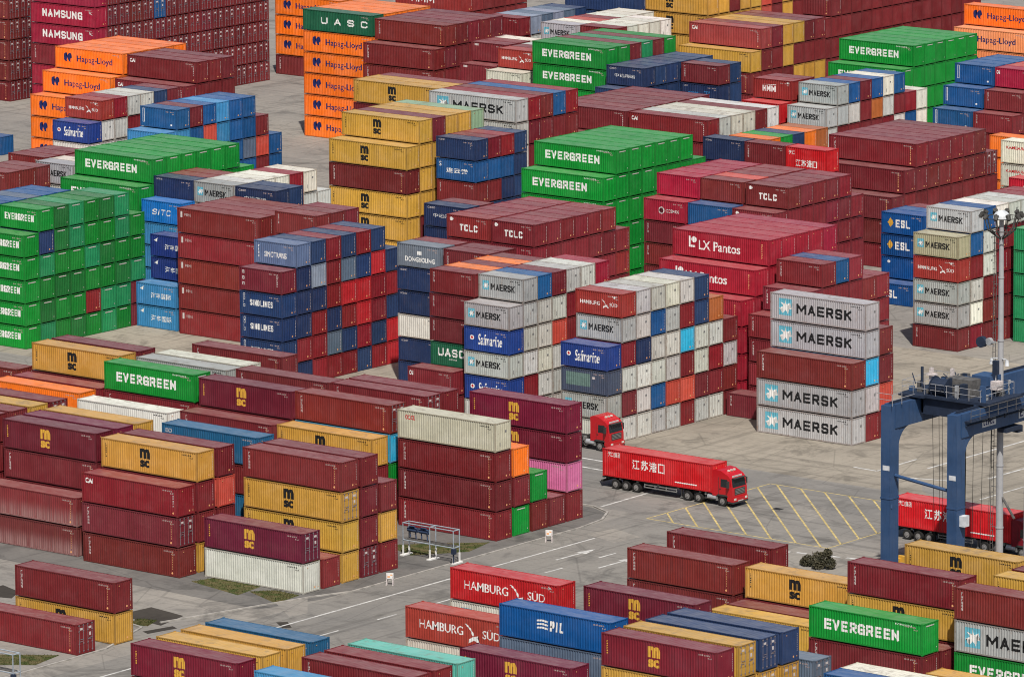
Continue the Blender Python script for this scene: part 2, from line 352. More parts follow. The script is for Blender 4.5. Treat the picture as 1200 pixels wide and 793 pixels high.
def add_doors(m, L, H, mi=0, rod=1, dark=2, plates=3):
    for s in (0, 1):
        y0 = .10 + s * 1.13; y1 = y0 + 1.105; m.box(L - .09, y0, .17, L - .045, y1, H - .115, mi)
        for k in range(4):
            zz = .30 + k * (H - .55) / 4; m.box(L - .045, y0 + .10, zz, L - .032, y1 - .10, zz + (H - .55) / 4 - .14, mi)
        for r in (.27, .83):
            yy = y0 + r; m.tube((L - .015, yy, .16), (L - .015, yy, H - .10), .022, 6, rod)
            for zz in (.24, .95, H - .75, H - .22): m.box(L - .04, yy - .07, zz, L + .005, yy + .07, zz + .10, rod)
            m.box(L - .02, yy - .04, 1.15 + .1 * s, L + .006, yy + .42 * (1 if r < .5 else -1) , 1.20 + .1 * s, rod) if r < .5 else m.box(L - .02, yy - .42, 1.35, L + .006, yy + .04, 1.40, rod)
        m.box(L - .03, y0 + .40, H - .62, L - .024, y0 + .74, H - .42, plates); m.box(L - .03, y0 + .45, H - 1.25, L - .024, y0 + .68, H - .95, plates) if s else None
    m.box(L - .06, 1.205, .17, L - .04, 1.23, H - .115, dark)
def add_frame(m, L, H, mi=0, dark=None):
    for x in (0, L - .11):
        for y in (0, CW - .11): m.box(x, y, .11, x + .11, y + .11, H - .11, mi)
    for x in (0, L - .17):
        for y in (-.004, CW - .156):
            for z in (0, H - .118): m.box(x - .003 if x == 0 else x + .004, y, z, x + .17 if x == 0 else x + .175, y + .16, z + .118, mi)
    for y in (.0, CW - .06):
        m.box(.17, y + .004, .045, L - .17, y + .056, .165, mi); m.box(.17, y, H - .11, L - .17, y + .06, H - .035, mi)
    for x in (0, L - .07):
        m.box(x + .002, .16, .045, x + .07, CW - .16, .165, mi); m.box(x + .002, .16, H - .11, x + .068, CW - .16, H - .035, mi)
    # rear long side, far end and floor
    m.face(((L - .1, CW - .03, .165), (.1, CW - .03, .165), (.1, CW - .03, H - .11), (L - .1, CW - .03, H - .11)), mi)
    m.face(((.03, CW - .1, .165), (.03, .1, .165), (.03, .1, H - .11), (.03, CW - .1, H - .11)), mi)
    m.face(((.05, .05, .06), (.05, CW - .05, .06), (L - .05, CW - .05, .06), (L - .05, .05, .06)), mi)
_cm = {}
def cmesh(part, L, H, door=False):
    k = (part, L, H, door)
    if k in _cm: return _cm[k]
    m = MB(); l = LEN[L]; h = H - GAP
    if part == 'side_panel': add_side(m, l, h); mats = [None]
    elif part == 'roof': add_roof(m, l, h); mats = [None]
    elif part == 'end_wall': add_end(m, l, h); mats = [None]
    elif part == 'door': add_doors(m, l, h); mats = [None, ROD, DARK, OFFW]
    elif part == 'frame': add_frame(m, l, h); mats = [None]
    elif part == 'body':
        add_side(m, l, h); add_frame(m, l, h, 2); add_roof(m, l, h, 1)
        if door: add_doors(m, l, h, 0, 3, 4, 5)
        else: add_end(m, l, h)
        mats = [None, None, None, ROD, DARK, OFFW]
    _cm[k] = m.mesh(part, mats); return _cm[k]

# ------------------------------------------------------------------ lettering, bent into the corrugation of the side it is painted on
_tx = {}
def glyphs(s, bold=0.0, shear=0.0):
    """polygons of a text, scaled to height 1 and width w, origin lower left"""
    k = (s, bold, shear)
    if k in _tx: return _tx[k]
    c = bpy.data.curves.new('t', 'FONT'); c.body = s; c.offset = bold; c.shear = shear; c.resolution_u = 3
    o = bpy.data.objects.new('t', c); COL.objects.link(o); bpy.context.view_layer.update()
    me = bpy.data.meshes.new_from_object(o.evaluated_get(bpy.context.evaluated_depsgraph_get()))
    vs = [tuple(v.co[:2]) for v in me.vertices]; fs = [tuple(p.vertices) for p in me.polygons]
    bpy.data.objects.remove(o); bpy.data.curves.remove(c); bpy.data.meshes.remove(me)
    x0 = min(v[0] for v in vs); x1 = max(v[0] for v in vs); y0 = min(v[1] for v in vs); y1 = max(v[1] for v in vs)
    sc = y1 - y0; _tx[k] = ([((x - x0) / (x1 - x0), (y - y0) / sc) for x, y in vs], fs); return _tx[k]
def T(s, x0, x1, z0, z1, mat, bold=0.0, shear=0.0, layer=0): return ('t', s, x0, x1, z0, z1, mat, bold, shear, layer)
def Pg(pts, mat, layer=0): return ('p', pts, mat, layer)
def disc(cx, cz, r, mat, layer=0, n=20, ry=None):
    return Pg([(cx + r * math.cos(2*math.pi*i/n), cz + (ry or r) * math.sin(2*math.pi*i/n)) for i in range(n)], mat, layer)
STROKE = {
 '江': (((.05, .97), (.19, .86)), ((0, .70), (.14, .58)), ((.02, 0), (.20, .38)), ((.38, .90), (.96, .90)), ((.67, .90), (.67, .06)), ((.30, .06), (1, .06))),
 '苏': (((.02, .84), (.98, .84)), ((.33, 1), (.33, .70)), ((.67, 1), (.67, .70)), ((.10, .58), (.74, .58), (.68, .06), (.52, .04)), ((.44, .70), (.34, .32), (.08, 0)), ((.12, .42), (.03, .20)), ((.87, .46), (.98, .22))),
 '港': (((.05, .97), (.19, .86)), ((0, .70), (.14, .58)), ((.02, 0), (.20, .38)), ((.36, .84), (.98, .84)), ((.28, .60), (1, .60)), ((.54, 1), (.54, .60)), ((.80, 1), (.80, .60)), ((.52, .60), (.30, .34)), ((.82, .60), (1, .40)), ((.48, .40), (.82, .40), (.82, .22), (.48, .22)), ((.48, .40), (.48, .02), (.95, .02), (.95, .16))),
 '口': (((.06, 0), (.06, .92), (.94, .92), (.94, 0), (.06, .04)),),
 'A': (((0, 0), (.5, 1), (1, 0)), ((.18, .30), (.82, .30))), 'C': (((1, .84), (.8, 1), (.2, 1), (0, .82), (0, .18), (.2, 0), (.8, 0), (1, .16)),), 'E': (((1, 1), (0, 1), (0, 0), (1, 0)), ((0, .5), (.9, .5))),
 'G': (((1, .84), (.8, 1), (.2, 1), (0, .82), (0, .18), (.2, 0), (1, 0), (1, .46), (.55, .46)),), 'H': (((0, 0), (0, 1)), ((1, 0), (1, 1)), ((0, .5), (1, .5))), 'I': (((.5, 0), (.5, 1)),),
 'K': (((0, 0), (0, 1)), ((1, 1), (.08, .46)), ((.34, .62), (1, 0))), 'L': (((0, 1), (0, 0), (1, 0)),), 'M': (((0, 0), (0, 1)), ((0, 1), (.5, .34)), ((.5, .34), (1, 1)), ((1, 1), (1, 0))), 'N': (((0, 0), (0, 1)), ((0, 1), (1, 0)), ((1, 0), (1, 1))),
 'O': (((.2, 0), (.8, 0), (1, .18), (1, .82), (.8, 1), (.2, 1), (0, .82), (0, .18), (.2, 0)),), 'P': (((0, 0), (0, 1), (.8, 1), (1, .84), (1, .58), (.8, .44), (0, .44)),), 'R': (((0, 0), (0, 1), (.8, 1), (1, .86), (1, .60), (.8, .46), (0, .46)), ((.5, .46), (1, 0))),
 'S': (((1, .84), (.82, 1), (.18, 1), (0, .84), (0, .64), (.18, .53), (.82, .47), (1, .36), (1, .16), (.82, 0), (.18, 0), (0, .16)),), 'T2': ((.26,.40,.25), .08, 'sage green'), 'T': (((0, 1), (1, 1)), ((.5, 1), (.5, 0))), 'U': (((0, 1), (0, .18), (.2, 0), (.8, 0), (1, .18), (1, 1)),), 'V': (((0, 1), (.5, 0), (1, 1)),), 'X': (((0, 0), (1, 1)), ((0, 1), (1, 0))),
}
def blk(s, x0, x1, z0, z1, th, mat, gap=.38, lean=0.0, layer=0):
    """bold block capitals drawn as strokes of thickness th (metres)"""
    out = []; ws = [.35 if ch in 'I ' else 1.3 if ch == 'M' else 1.0 for ch in s]; n = len(s)
    u = (x1 - x0) / (sum(ws) + gap * (n - 1)); x = x0; h = th / 2
    for ch, w in zip(s, ws):
        for pl in STROKE.get(ch, ()):
            P = [Vector((x + h + a * (u * w - th), z0 + h + b * (z1 - z0 - th))) for a, b in pl]
            for p, q in zip(P, P[1:]):
                d = (q - p).normalized() * h * .92; k = Vector((-d.y, d.x)) / .92
                out.append(Pg([(v.x + lean * (v.y - z0), v.y) for v in (p - d - k, q + d - k, q + d + k, p - d + k)], mat, layer + .1 * (len(out) % 5)))
        x += u * (w + gap)
    return out
def star(cx, cz, r, mat, layer=1, n=7, k=.36):
    return Pg([(cx + (r if i % 2 == 0 else r * k) * math.sin(math.pi*i/n), cz + (r if i % 2 == 0 else r * k) * math.cos(math.pi*i/n)) for i in range(2*n)], mat, layer)
def codes_col(x, z1, n, mat, w=.16, h=.15, gap=.10, seed=0):
    """an illegible little column of upright code letters, as in the photograph"""
    r = random.Random(seed); out = []
    for i in range(n):
        z = z1 - i * (h + gap)
        out.append(Pg([(x, z - h), (x + .05, z - h), (x + .05, z), (x, z)], mat)); 
        if r.random() < .8: out.append(Pg([(x + .05, z - .05), (x + w, z - .05), (x + w, z), (x + .05, z)], mat))
        if r.random() < .6: out.append(Pg([(x + w - .05, z - h), (x + w, z - h), (x + w, z - .055), (x + w - .05, z - .055)], mat))
        if r.random() < .6: out.append(Pg([(x + .055, z - h), (x + w - .055, z - h), (x + w - .055, z - h + .05), (x + .055, z - h + .05)], mat))
    return out
def idrows(L, H, mat):
    l = LEN[L]; x1 = l * (.955 if L >= 40 else .93); z = H - .42; out = []; r = random.Random(L)
    for row, (n, s) in enumerate(((11, .11), (4, .09))):
        for i in range(n):
            x = x1 - (n - i) * s * 1.15
            if (row == 0 and i in (4, 10)): continue
            out.append(Pg([(x, z - s * 1.2), (x + s * .75, z - s * 1.2), (x + s * .75, z - s * (0 if r.random() < .7 else .5)), (x, z)], mat))
        z -= .24
    return out
def lettering(code, L, H):
    its = letter_items(code, L, H); c = pkey(code)
    if code.rstrip('d') not in ('J', 'r8', 'X', 'w9'): its = list(its) + idrows(L, H, BLACK if c in ('Y', 'y', 'K', 'k', 'w', 'W', 'O', 'K2', 'W2') else IDW)
    return its
def letter_items(code, L, H):
    l = LEN[L]; h = H - GAP; c = code.rstrip('d') if code != '?' else code; X = lambda f: f * l; Z = lambda f: f * h; lg = L >= 40
    k = c
    def msc(mat):
        cx = X(.455); return [T('m', cx - .66, cx + .66, Z(.50), Z(.84), mat, .055), T('sc', cx - .60, cx + .60, Z(.20), Z(.45), mat, .05)]
    if c in ('m',): return msc(GOLD) + codes_col(X(.045), Z(.78), 6, GOLD, .10, .12, .08, 1)
    if c == 'Y': return msc(BLACK) + codes_col(X(.045), Z(.82), 7, BLACK, .10, .12, .08, 2)
    if c == 'E':
        if lg: return blk('EVERGREEN', X(.135), X(.79), Z(.34), Z(.68), .22, WHITE, .22) + [T('EVERGREEN', X(.76), X(.90), Z(.86), Z(.91), WHITE, .0)]
        return blk('EVERGREEN', X(.13), X(.86), Z(.40), Z(.70), .15, WHITE, .22)
    if k in ('K', 'K2'):
        if lg: return [Pg([(X(.09), Z(.20)), (X(.225), Z(.20)), (X(.225), Z(.82)), (X(.09), Z(.82))], AQUA), star(X(.157), Z(.51), .80, WHITE)] + blk('MAERSK', X(.275), X(.85), Z(.31), Z(.69), .24, BLACK, .24)
        return [Pg([(X(.09), Z(.36)), (X(.235), Z(.36)), (X(.235), Z(.74)), (X(.09), Z(.74))], AQUA), star(X(.162), Z(.55), .40, WHITE)] + blk('MAERSK', X(.27), X(.80), Z(.37), Z(.65), .125, BLACK, .26)
    if k in ('R', 'R2', 'R3'):
        def sw(cx, cz, s):
            return [Pg([(cx - s, cz + .95 * s), (cx - .78 * s, cz + .98 * s), (cx - .25 * s, cz + .55 * s), (cx + .12 * s, cz + .02 * s), (cx - .05 * s, cz - .12 * s), (cx - .40 * s, cz + .48 * s)], WHITE),
                    Pg([(cx - .60 * s, cz - .85 * s), (cx - .52 * s, cz - .45 * s), (cx - .05 * s, cz - .18 * s), (cx + .55 * s, cz - .02 * s), (cx + .45 * s, cz - .22 * s), (cx + .85 * s, cz - .78 * s), (cx + .10 * s, cz - .48 * s)], WHITE)]
        if lg: return [T('HAMBURG', X(.13), X(.535), Z(.38), Z(.66), WHITE, .004)] + sw(X(.63), Z(.44), .95) + [T('SÜD', X(.715), X(.875), Z(.38), Z(.70), WHITE, .004), Pg([(X(.905), Z(.80)), (X(.935), Z(.86)), (X(.905), Z(.92))], WHITE)]
        return [T('HAMBURG', X(.10), X(.52), Z(.42), Z(.58), WHITE, .006)] + sw(X(.645), Z(.49), .50) + [T('SÜD', X(.74), X(.90), Z(.42), Z(.60), WHITE, .004), Pg([(X(.78), Z(.86)), (X(.9), Z(.86)), (X(.84), Z(.76))], WHITE)]
    if k in ('H', 'h'):
        cx, cz = X(.19), Z(.52); em = []
        lobe = [(-.42, .12), (-.36, .38), (-.16, .56), (.16, .60), (.02, .40), (.0, .22), (.10, .10), (.34, .06), (.14, -.10), (.08, -.30), (.14, -.52), (-.14, -.46), (-.34, -.24)]
        for i, dx in enumerate((-.36, .34)): em.append(Pg([(cx + dx + a * 1.05, cz + b * 1.1) for a, b in lobe], NAVYT, i))
        return em + [T('Hapag-Lloyd', X(.32), X(.84), Z(.28), Z(.66), NAVYT, .012)]
    if k == 'S': return [disc(X(.17), Z(.55), .26, WHITE), disc(X(.17), Z(.55), .15, REDT, 1), T('Safmarine', X(.30), X(.84), Z(.28), Z(.74), WHITE, .014, .22)]
    if k == 'U':
        if lg: return blk('U A S C', X(.26), X(.93), Z(.36), Z(.68), .20, WHITE, .34)
        return blk('UASC', X(.16), X(.76), Z(.42), Z(.76), .18, WHITE, .24) + [T('UNITED ARAB', X(.40), X(.58), Z(.28), Z(.34), WHITE)]
    if k == 'L': return [disc(X(.11), Z(.80), .26, WHITE, ry=.2), *blk('TCLC', X(.30), X(.72), Z(.32), Z(.62), .17, WHITE, .26)]
    if k == 'X': return [Pg([(X(.17), Z(.36)), (X(.185), Z(.36)), (X(.185), Z(.78)), (X(.17), Z(.78))], WHITE), Pg([(X(.185), Z(.36)), (X(.235), Z(.36)), (X(.235), Z(.44)), (X(.185), Z(.44))], WHITE), disc(X(.222), Z(.66), .34, WHITE, 1),
                         T('LX Pantos', X(.27), X(.70), Z(.30), Z(.66), WHITE, .016)] + codes_col(X(.92), Z(.80), 7, STICK, .12, .14, .1, 3)
    if k == 'A': return blk('NAMSUNG', X(.18), X(.80), Z(.34), Z(.72), .24, WHITE, .24) + [ Pg([(X(.9), Z(.7)), (X(.96), Z(.62)), (X(.9), Z(.82))], OFFW)]
    if c == 'Z9': return [disc(X(.17), Z(.76), .18, WHITE)]
    if k == 'Z': return [Pg([(X(.14), Z(.52)), (X(.21), Z(.30)), (X(.28), Z(.52)), (X(.21), Z(.76))], GOLD), *blk('ESL', X(.33), X(.66), Z(.32), Z(.68), .19, WHITE, .24)]
    if k == 'D': return [T('DONGYOUNG', X(.18), X(.86), Z(.24), Z(.46), WHITE, .03), Pg([(X(.46), Z(.56)), (X(.56), Z(.56)), (X(.56), Z(.72)), (X(.46), Z(.72))], WHITE)]
    if k == 'D2': return [Pg([(X(.10), Z(.28)), (X(.62), Z(.28)), (X(.62), Z(.82)), (X(.10), Z(.82))], plain('green_panel', (.12, .19, .17), .7)), Pg([(X(.66), Z(.62)), (X(.73), Z(.62)), (X(.73), Z(.72)), (X(.66), Z(.72))], OFFW)]
    if k == 'I': return blk('SITC', X(.26), X(.72), Z(.36), Z(.62), .115, WHITE, .3, .25)
    if c in ('i', 'b8'): return [T('海丰国际', X(.36), X(.86), Z(.34), Z(.60), WHITE, .01), Pg([(X(.09), Z(.72)), (X(.19), Z(.86)), (X(.16), Z(.66))], WHITE)]
    if k == 'V': return blk('SINOLINES', X(.24), X(.78), Z(.40), Z(.66), .12, WHITE, .3) + codes_col(X(.08), Z(.90), 4, WHITE, .26, .30, .10, 4)
    if k == 'v': return [T('SINOTRANS', X(.24), X(.76), Z(.32), Z(.56), WHITE, .02)] + codes_col(X(.10), Z(.80), 4, WHITE, .2, .24, .12, 5)
    if c == 'J': return blk('江苏港口', X(.27), X(.57), Z(.40), Z(.76), .12, WHITE, .18) + [T('港口集团', X(.045), X(.16), Z(.72), Z(.90), WHITE, .01), Pg([(X(.66), Z(.16)), (X(.86), Z(.16)), (X(.86), Z(.20)), (X(.66), Z(.20))], WHITE)] if lg else blk('江苏港口', X(.24), X(.76), Z(.18), Z(.48), .09, WHITE, .18) + [T('港口', X(.06), X(.22), Z(.66), Z(.84), WHITE, .01)]
    if k == 'F': return blk('HMM', X(.24), X(.58), Z(.36), Z(.66), .20, WHITE, .2) + [Pg([(X(.24), Z(.70)), (X(.6), Z(.74)), (X(.58), Z(.70))], WHITE), Pg([(X(.86), Z(.82)), (X(.93), Z(.82)), (X(.93), Z(.9)), (X(.86), Z(.9))], WHITE)]
    if k == 'Q':
        out = blk('PIL', X(.455), X(.575), Z(.40), Z(.72), .19, WHITE, .42, .06)
        for i in range(3): z = Z(.42 + .11 * i); out.append(Pg([(X(.335), z), (X(.385), z + .08), (X(.435), z), (X(.44), z + .16), (X(.39), z + .24), (X(.34), z + .16)], WHITE))
        return out
    if k == 'O': return [T('OOCL', X(.075), X(.18), Z(.68), Z(.84), REDT, .03)] + codes_col(X(.93), Z(.88), 4, BLACK, .1, .1, .1, 6)
    if k == 'W': return [disc(X(.70), Z(.70), .34, BLACK), disc(X(.79), Z(.70), .34, BLACK), disc(X(.88), Z(.70), .34, BLACK), Pg([(X(.10), Z(.25)), (X(.2), Z(.25)), (X(.2), Z(.8)), (X(.1), Z(.8))], AQUA)]
    if c == 'w9': return [T('KAMBARA KISEN', X(.06), X(.46), Z(.62), Z(.76), REDT, .02)]
    if c == 'r8': return [disc(X(.42), Z(.45), .62, WHITE), T('Ta', X(.36), X(.50), Z(.32), Z(.58), REDT, .02, 0, 1)]
    if c == 'ca' or c == 'Ma' or c == 'ra' or c == 'sa': return [T('CAI', X(.035), X(.115), Z(.66), Z(.84), WHITE, .05)] + codes_col(X(.945), Z(.80), 6, OFFW, .1, .14, .1, 7) + [disc(X(.95), Z(.12), .10, STICK)]
    if c == 'Nc': return [T('COSCO', X(.08), X(.26), Z(.80), Z(.88), OFFW, .02), T('中远海运', X(.22), X(.76), Z(.42), Z(.60), WHITE, .0)]
    if c == 'Bc': return [T('连云港', X(.24), X(.80), Z(.34), Z(.58), WHITE, .02), T('S', X(.06), X(.12), Z(.62), Z(.84), WHITE)]
    if c == 'Nb': return [T('COSCO', X(.06), X(.16), Z(.82), Z(.9), OFFW), T('COSCO', X(.18), X(.46), Z(.36), Z(.58), plain('blue_lettering', (.03, .16, .36)), .05), T('TEX', X(.6), X(.76), Z(.40), Z(.66), plain('blue_lettering', (.03, .16, .36)), .02)]
    if c == 'N': return [T('COSCO', X(.06), X(.22), Z(.84), Z(.91), OFFW, .01)] + codes_col(X(.86), Z(.8), 3, OFFW, .1, .12, .12, 8)
    if c == 'B8': return codes_col(X(.06), Z(.9), 1, WHITE, .3, 1.7, .1, 9) + [Pg([(X(.82), Z(.16)), (X(.87), Z(.16)), (X(.87), Z(.24)), (X(.82), Z(.24))], WHITE)]
    if c == 'c5': return [disc(X(.42), Z(.5), .42, OFFW), disc(X(.42), Z(.5), .30, pmat('c'), 1), T('COSMOS', X(.52), X(.84), Z(.42), Z(.58), OFFW, .02)]
    if c == 'x7': return [Pg([(X(.035), Z(.62)), (X(.06), Z(.62)), (X(.06), Z(.86)), (X(.035), Z(.86))], OFFW), T('中国外运', X(.085), X(.165), Z(.68), Z(.80), OFFW)] + codes_col(X(.95), Z(.84), 8, OFFW, .08, .12, .1, 10)
    if c == 'x9': return [Pg([(X(.10), Z(.8)), (X(.2), Z(.8)), (X(.2), Z(.9)), (X(.1), Z(.9))], OFFW)]
    if c == 'M6': return codes_col(X(.06), Z(.86), 3, WHITE, .3, .34, .3, 11) + codes_col(X(.88), Z(.8), 6, OFFW, .09, .12, .1, 12)
    if c == 'M5' or c == 'l5': return codes_col(X(.07), Z(.84), 5, OFFW, .2, .22, .08, 13)
    if c == 't9': return [Pg([(X(.1), Z(.2)), (X(.2), Z(.2)), (X(.2), Z(.8)), (X(.1), Z(.8))], OFFW)]
    if c in ('M', 'M4', '?', 'r', 's') and lg:
        v = (len(c) * 7 + int(L)) % 3
        return codes_col(X(.055), Z(.86), 6, OFFW, .22, .22, .06, 14) + codes_col(X(.925), Z(.84), 8, STICK, .09, .13, .09, 15) + [disc(X(.928), Z(.13), .11, STICK)]
    if c in ('M', 'r', 's', 'x', 'l', 'c') and not lg: return codes_col(X(.07), Z(.86), 4, OFFW, .18, .2, .08, 16)
    if c in ('n', 'B', 'b', 'B2') and lg: return [T('COSCO', X(.03), X(.10), Z(.7), Z(.84), OFFW, .02)]
    return []
LETTERED = set('m Y E K K2 R R2 R3 H h S U L X A Z Z9 D D2 I i b8 V v J F Q O W w9 r8 ca Ma ra sa Nc Bc Nb c5 x7'.split())
_lm = {}
def lmesh(code, L, H):
    c = code.rstrip('d') if code != '?' else code
    k = (c, L, H)
    if k in _lm: return _lm[k]
    items = lettering(c, L, H)
    if not items: _lm[k] = None; return None
    l = LEN[L]; brk = corr(.09, l - .09); mats = []; V = []; F = []; MI = []
    groups = {}
    for it in items:
        mat, layer = (it[6], it[9]) if it[0] == 't' else (it[2], it[3])
        groups.setdefault((layer, mat.name), []).append((it, mat))
    for (layer, mn), its in groups.items():
        bm = bmesh.new(); mat = its[0][1]
        for it, _ in its:
            if it[0] == 't':
                vs, fs = glyphs(it[1], it[7], it[8]); x0, x1, z0, z1 = it[2:6]
                bv = [bm.verts.new((x0 + u * (x1 - x0), 0, z0 + w * (z1 - z0))) for u, w in vs]
                for f in fs:
                    try: bm.faces.new([bv[i] for i in f])
                    except ValueError: pass
            else:
                bv = [bm.verts.new((x, 0, z)) for x, z in it[1]]
                f = bm.faces.new(bv); bmesh.ops.triangulate(bm, faces=[f])
        xs = [v.co.x for v in bm.verts]; lo, hi = min(xs), max(xs)
        for s, d in brk:
            if lo < s < hi: bmesh.ops.bisect_plane(bm, geom=bm.verts[:] + bm.edges[:] + bm.faces[:], plane_co=(s, 0, 0), plane_no=(1, 0, 0), dist=1e-5)
        for f in bm.faces:
            f.normal_update()
            if f.normal.y > 0: f.normal_flip()
        bm.verts.index_update(); base = len(V)
        V += [(v.co.x, side_y(v.co.x, brk) - .004 - .003 * layer, v.co.z) for v in bm.verts]
        if mat not in mats: mats.append(mat)
        for f in bm.faces: F.append(tuple(base + v.index for v in f.verts)); MI.append(mats.index(mat))
        bm.free()
    me = bpy.data.meshes.new('lettering'); me.from_pydata(V, [], F)
    for m in mats: me.materials.append(m)
    me.polygons.foreach_set('material_index', MI); me.update(); _lm[k] = me; return me
# small marks on the end wall (code column, hazard dots; the green line's white strip)
_em = {}
def endmarks(code, L, H):
    c = pkey(code); fam = 'E' if c in 'Eeft' else 'k' if c in ('K', 'k', 'w', 'W', 'O') else 'M'
    k = (fam, L, H)
    if k in _em: return _em[k]
    l = LEN[L] - .008; h = H - GAP; m = MB()
    def q(y0, y1, z0, z1, mi): m.face(((l, y0, z0), (l, y1, z0), (l, y1, z1), (l, y0, z1)), mi)
    if fam == 'E': q(.55, 1.75, h - .34, h - .24, 0); q(2.05, 2.14, .42, .52, 0)
    elif fam == 'M':
        for i in range(10): q(2.13, 2.18, h - .55 - .16 * i, h - .45 - .16 * i, 0)
        q(1.55, 1.72, .34, .50, 1); q(2.06, 2.16, .36, .46, 1)
        if L >= 40: q(.62, .74, h - .46, h - .38, 1)
    else: q(1.5, 1.75, h * .62, h * .70, 2); q(.7, .78, .5, .9, 2)
    _em[k] = m.mesh('code_marking', [OFFW, STICK, plain('grey_label', (.22, .22, .22))]); return _em[k]

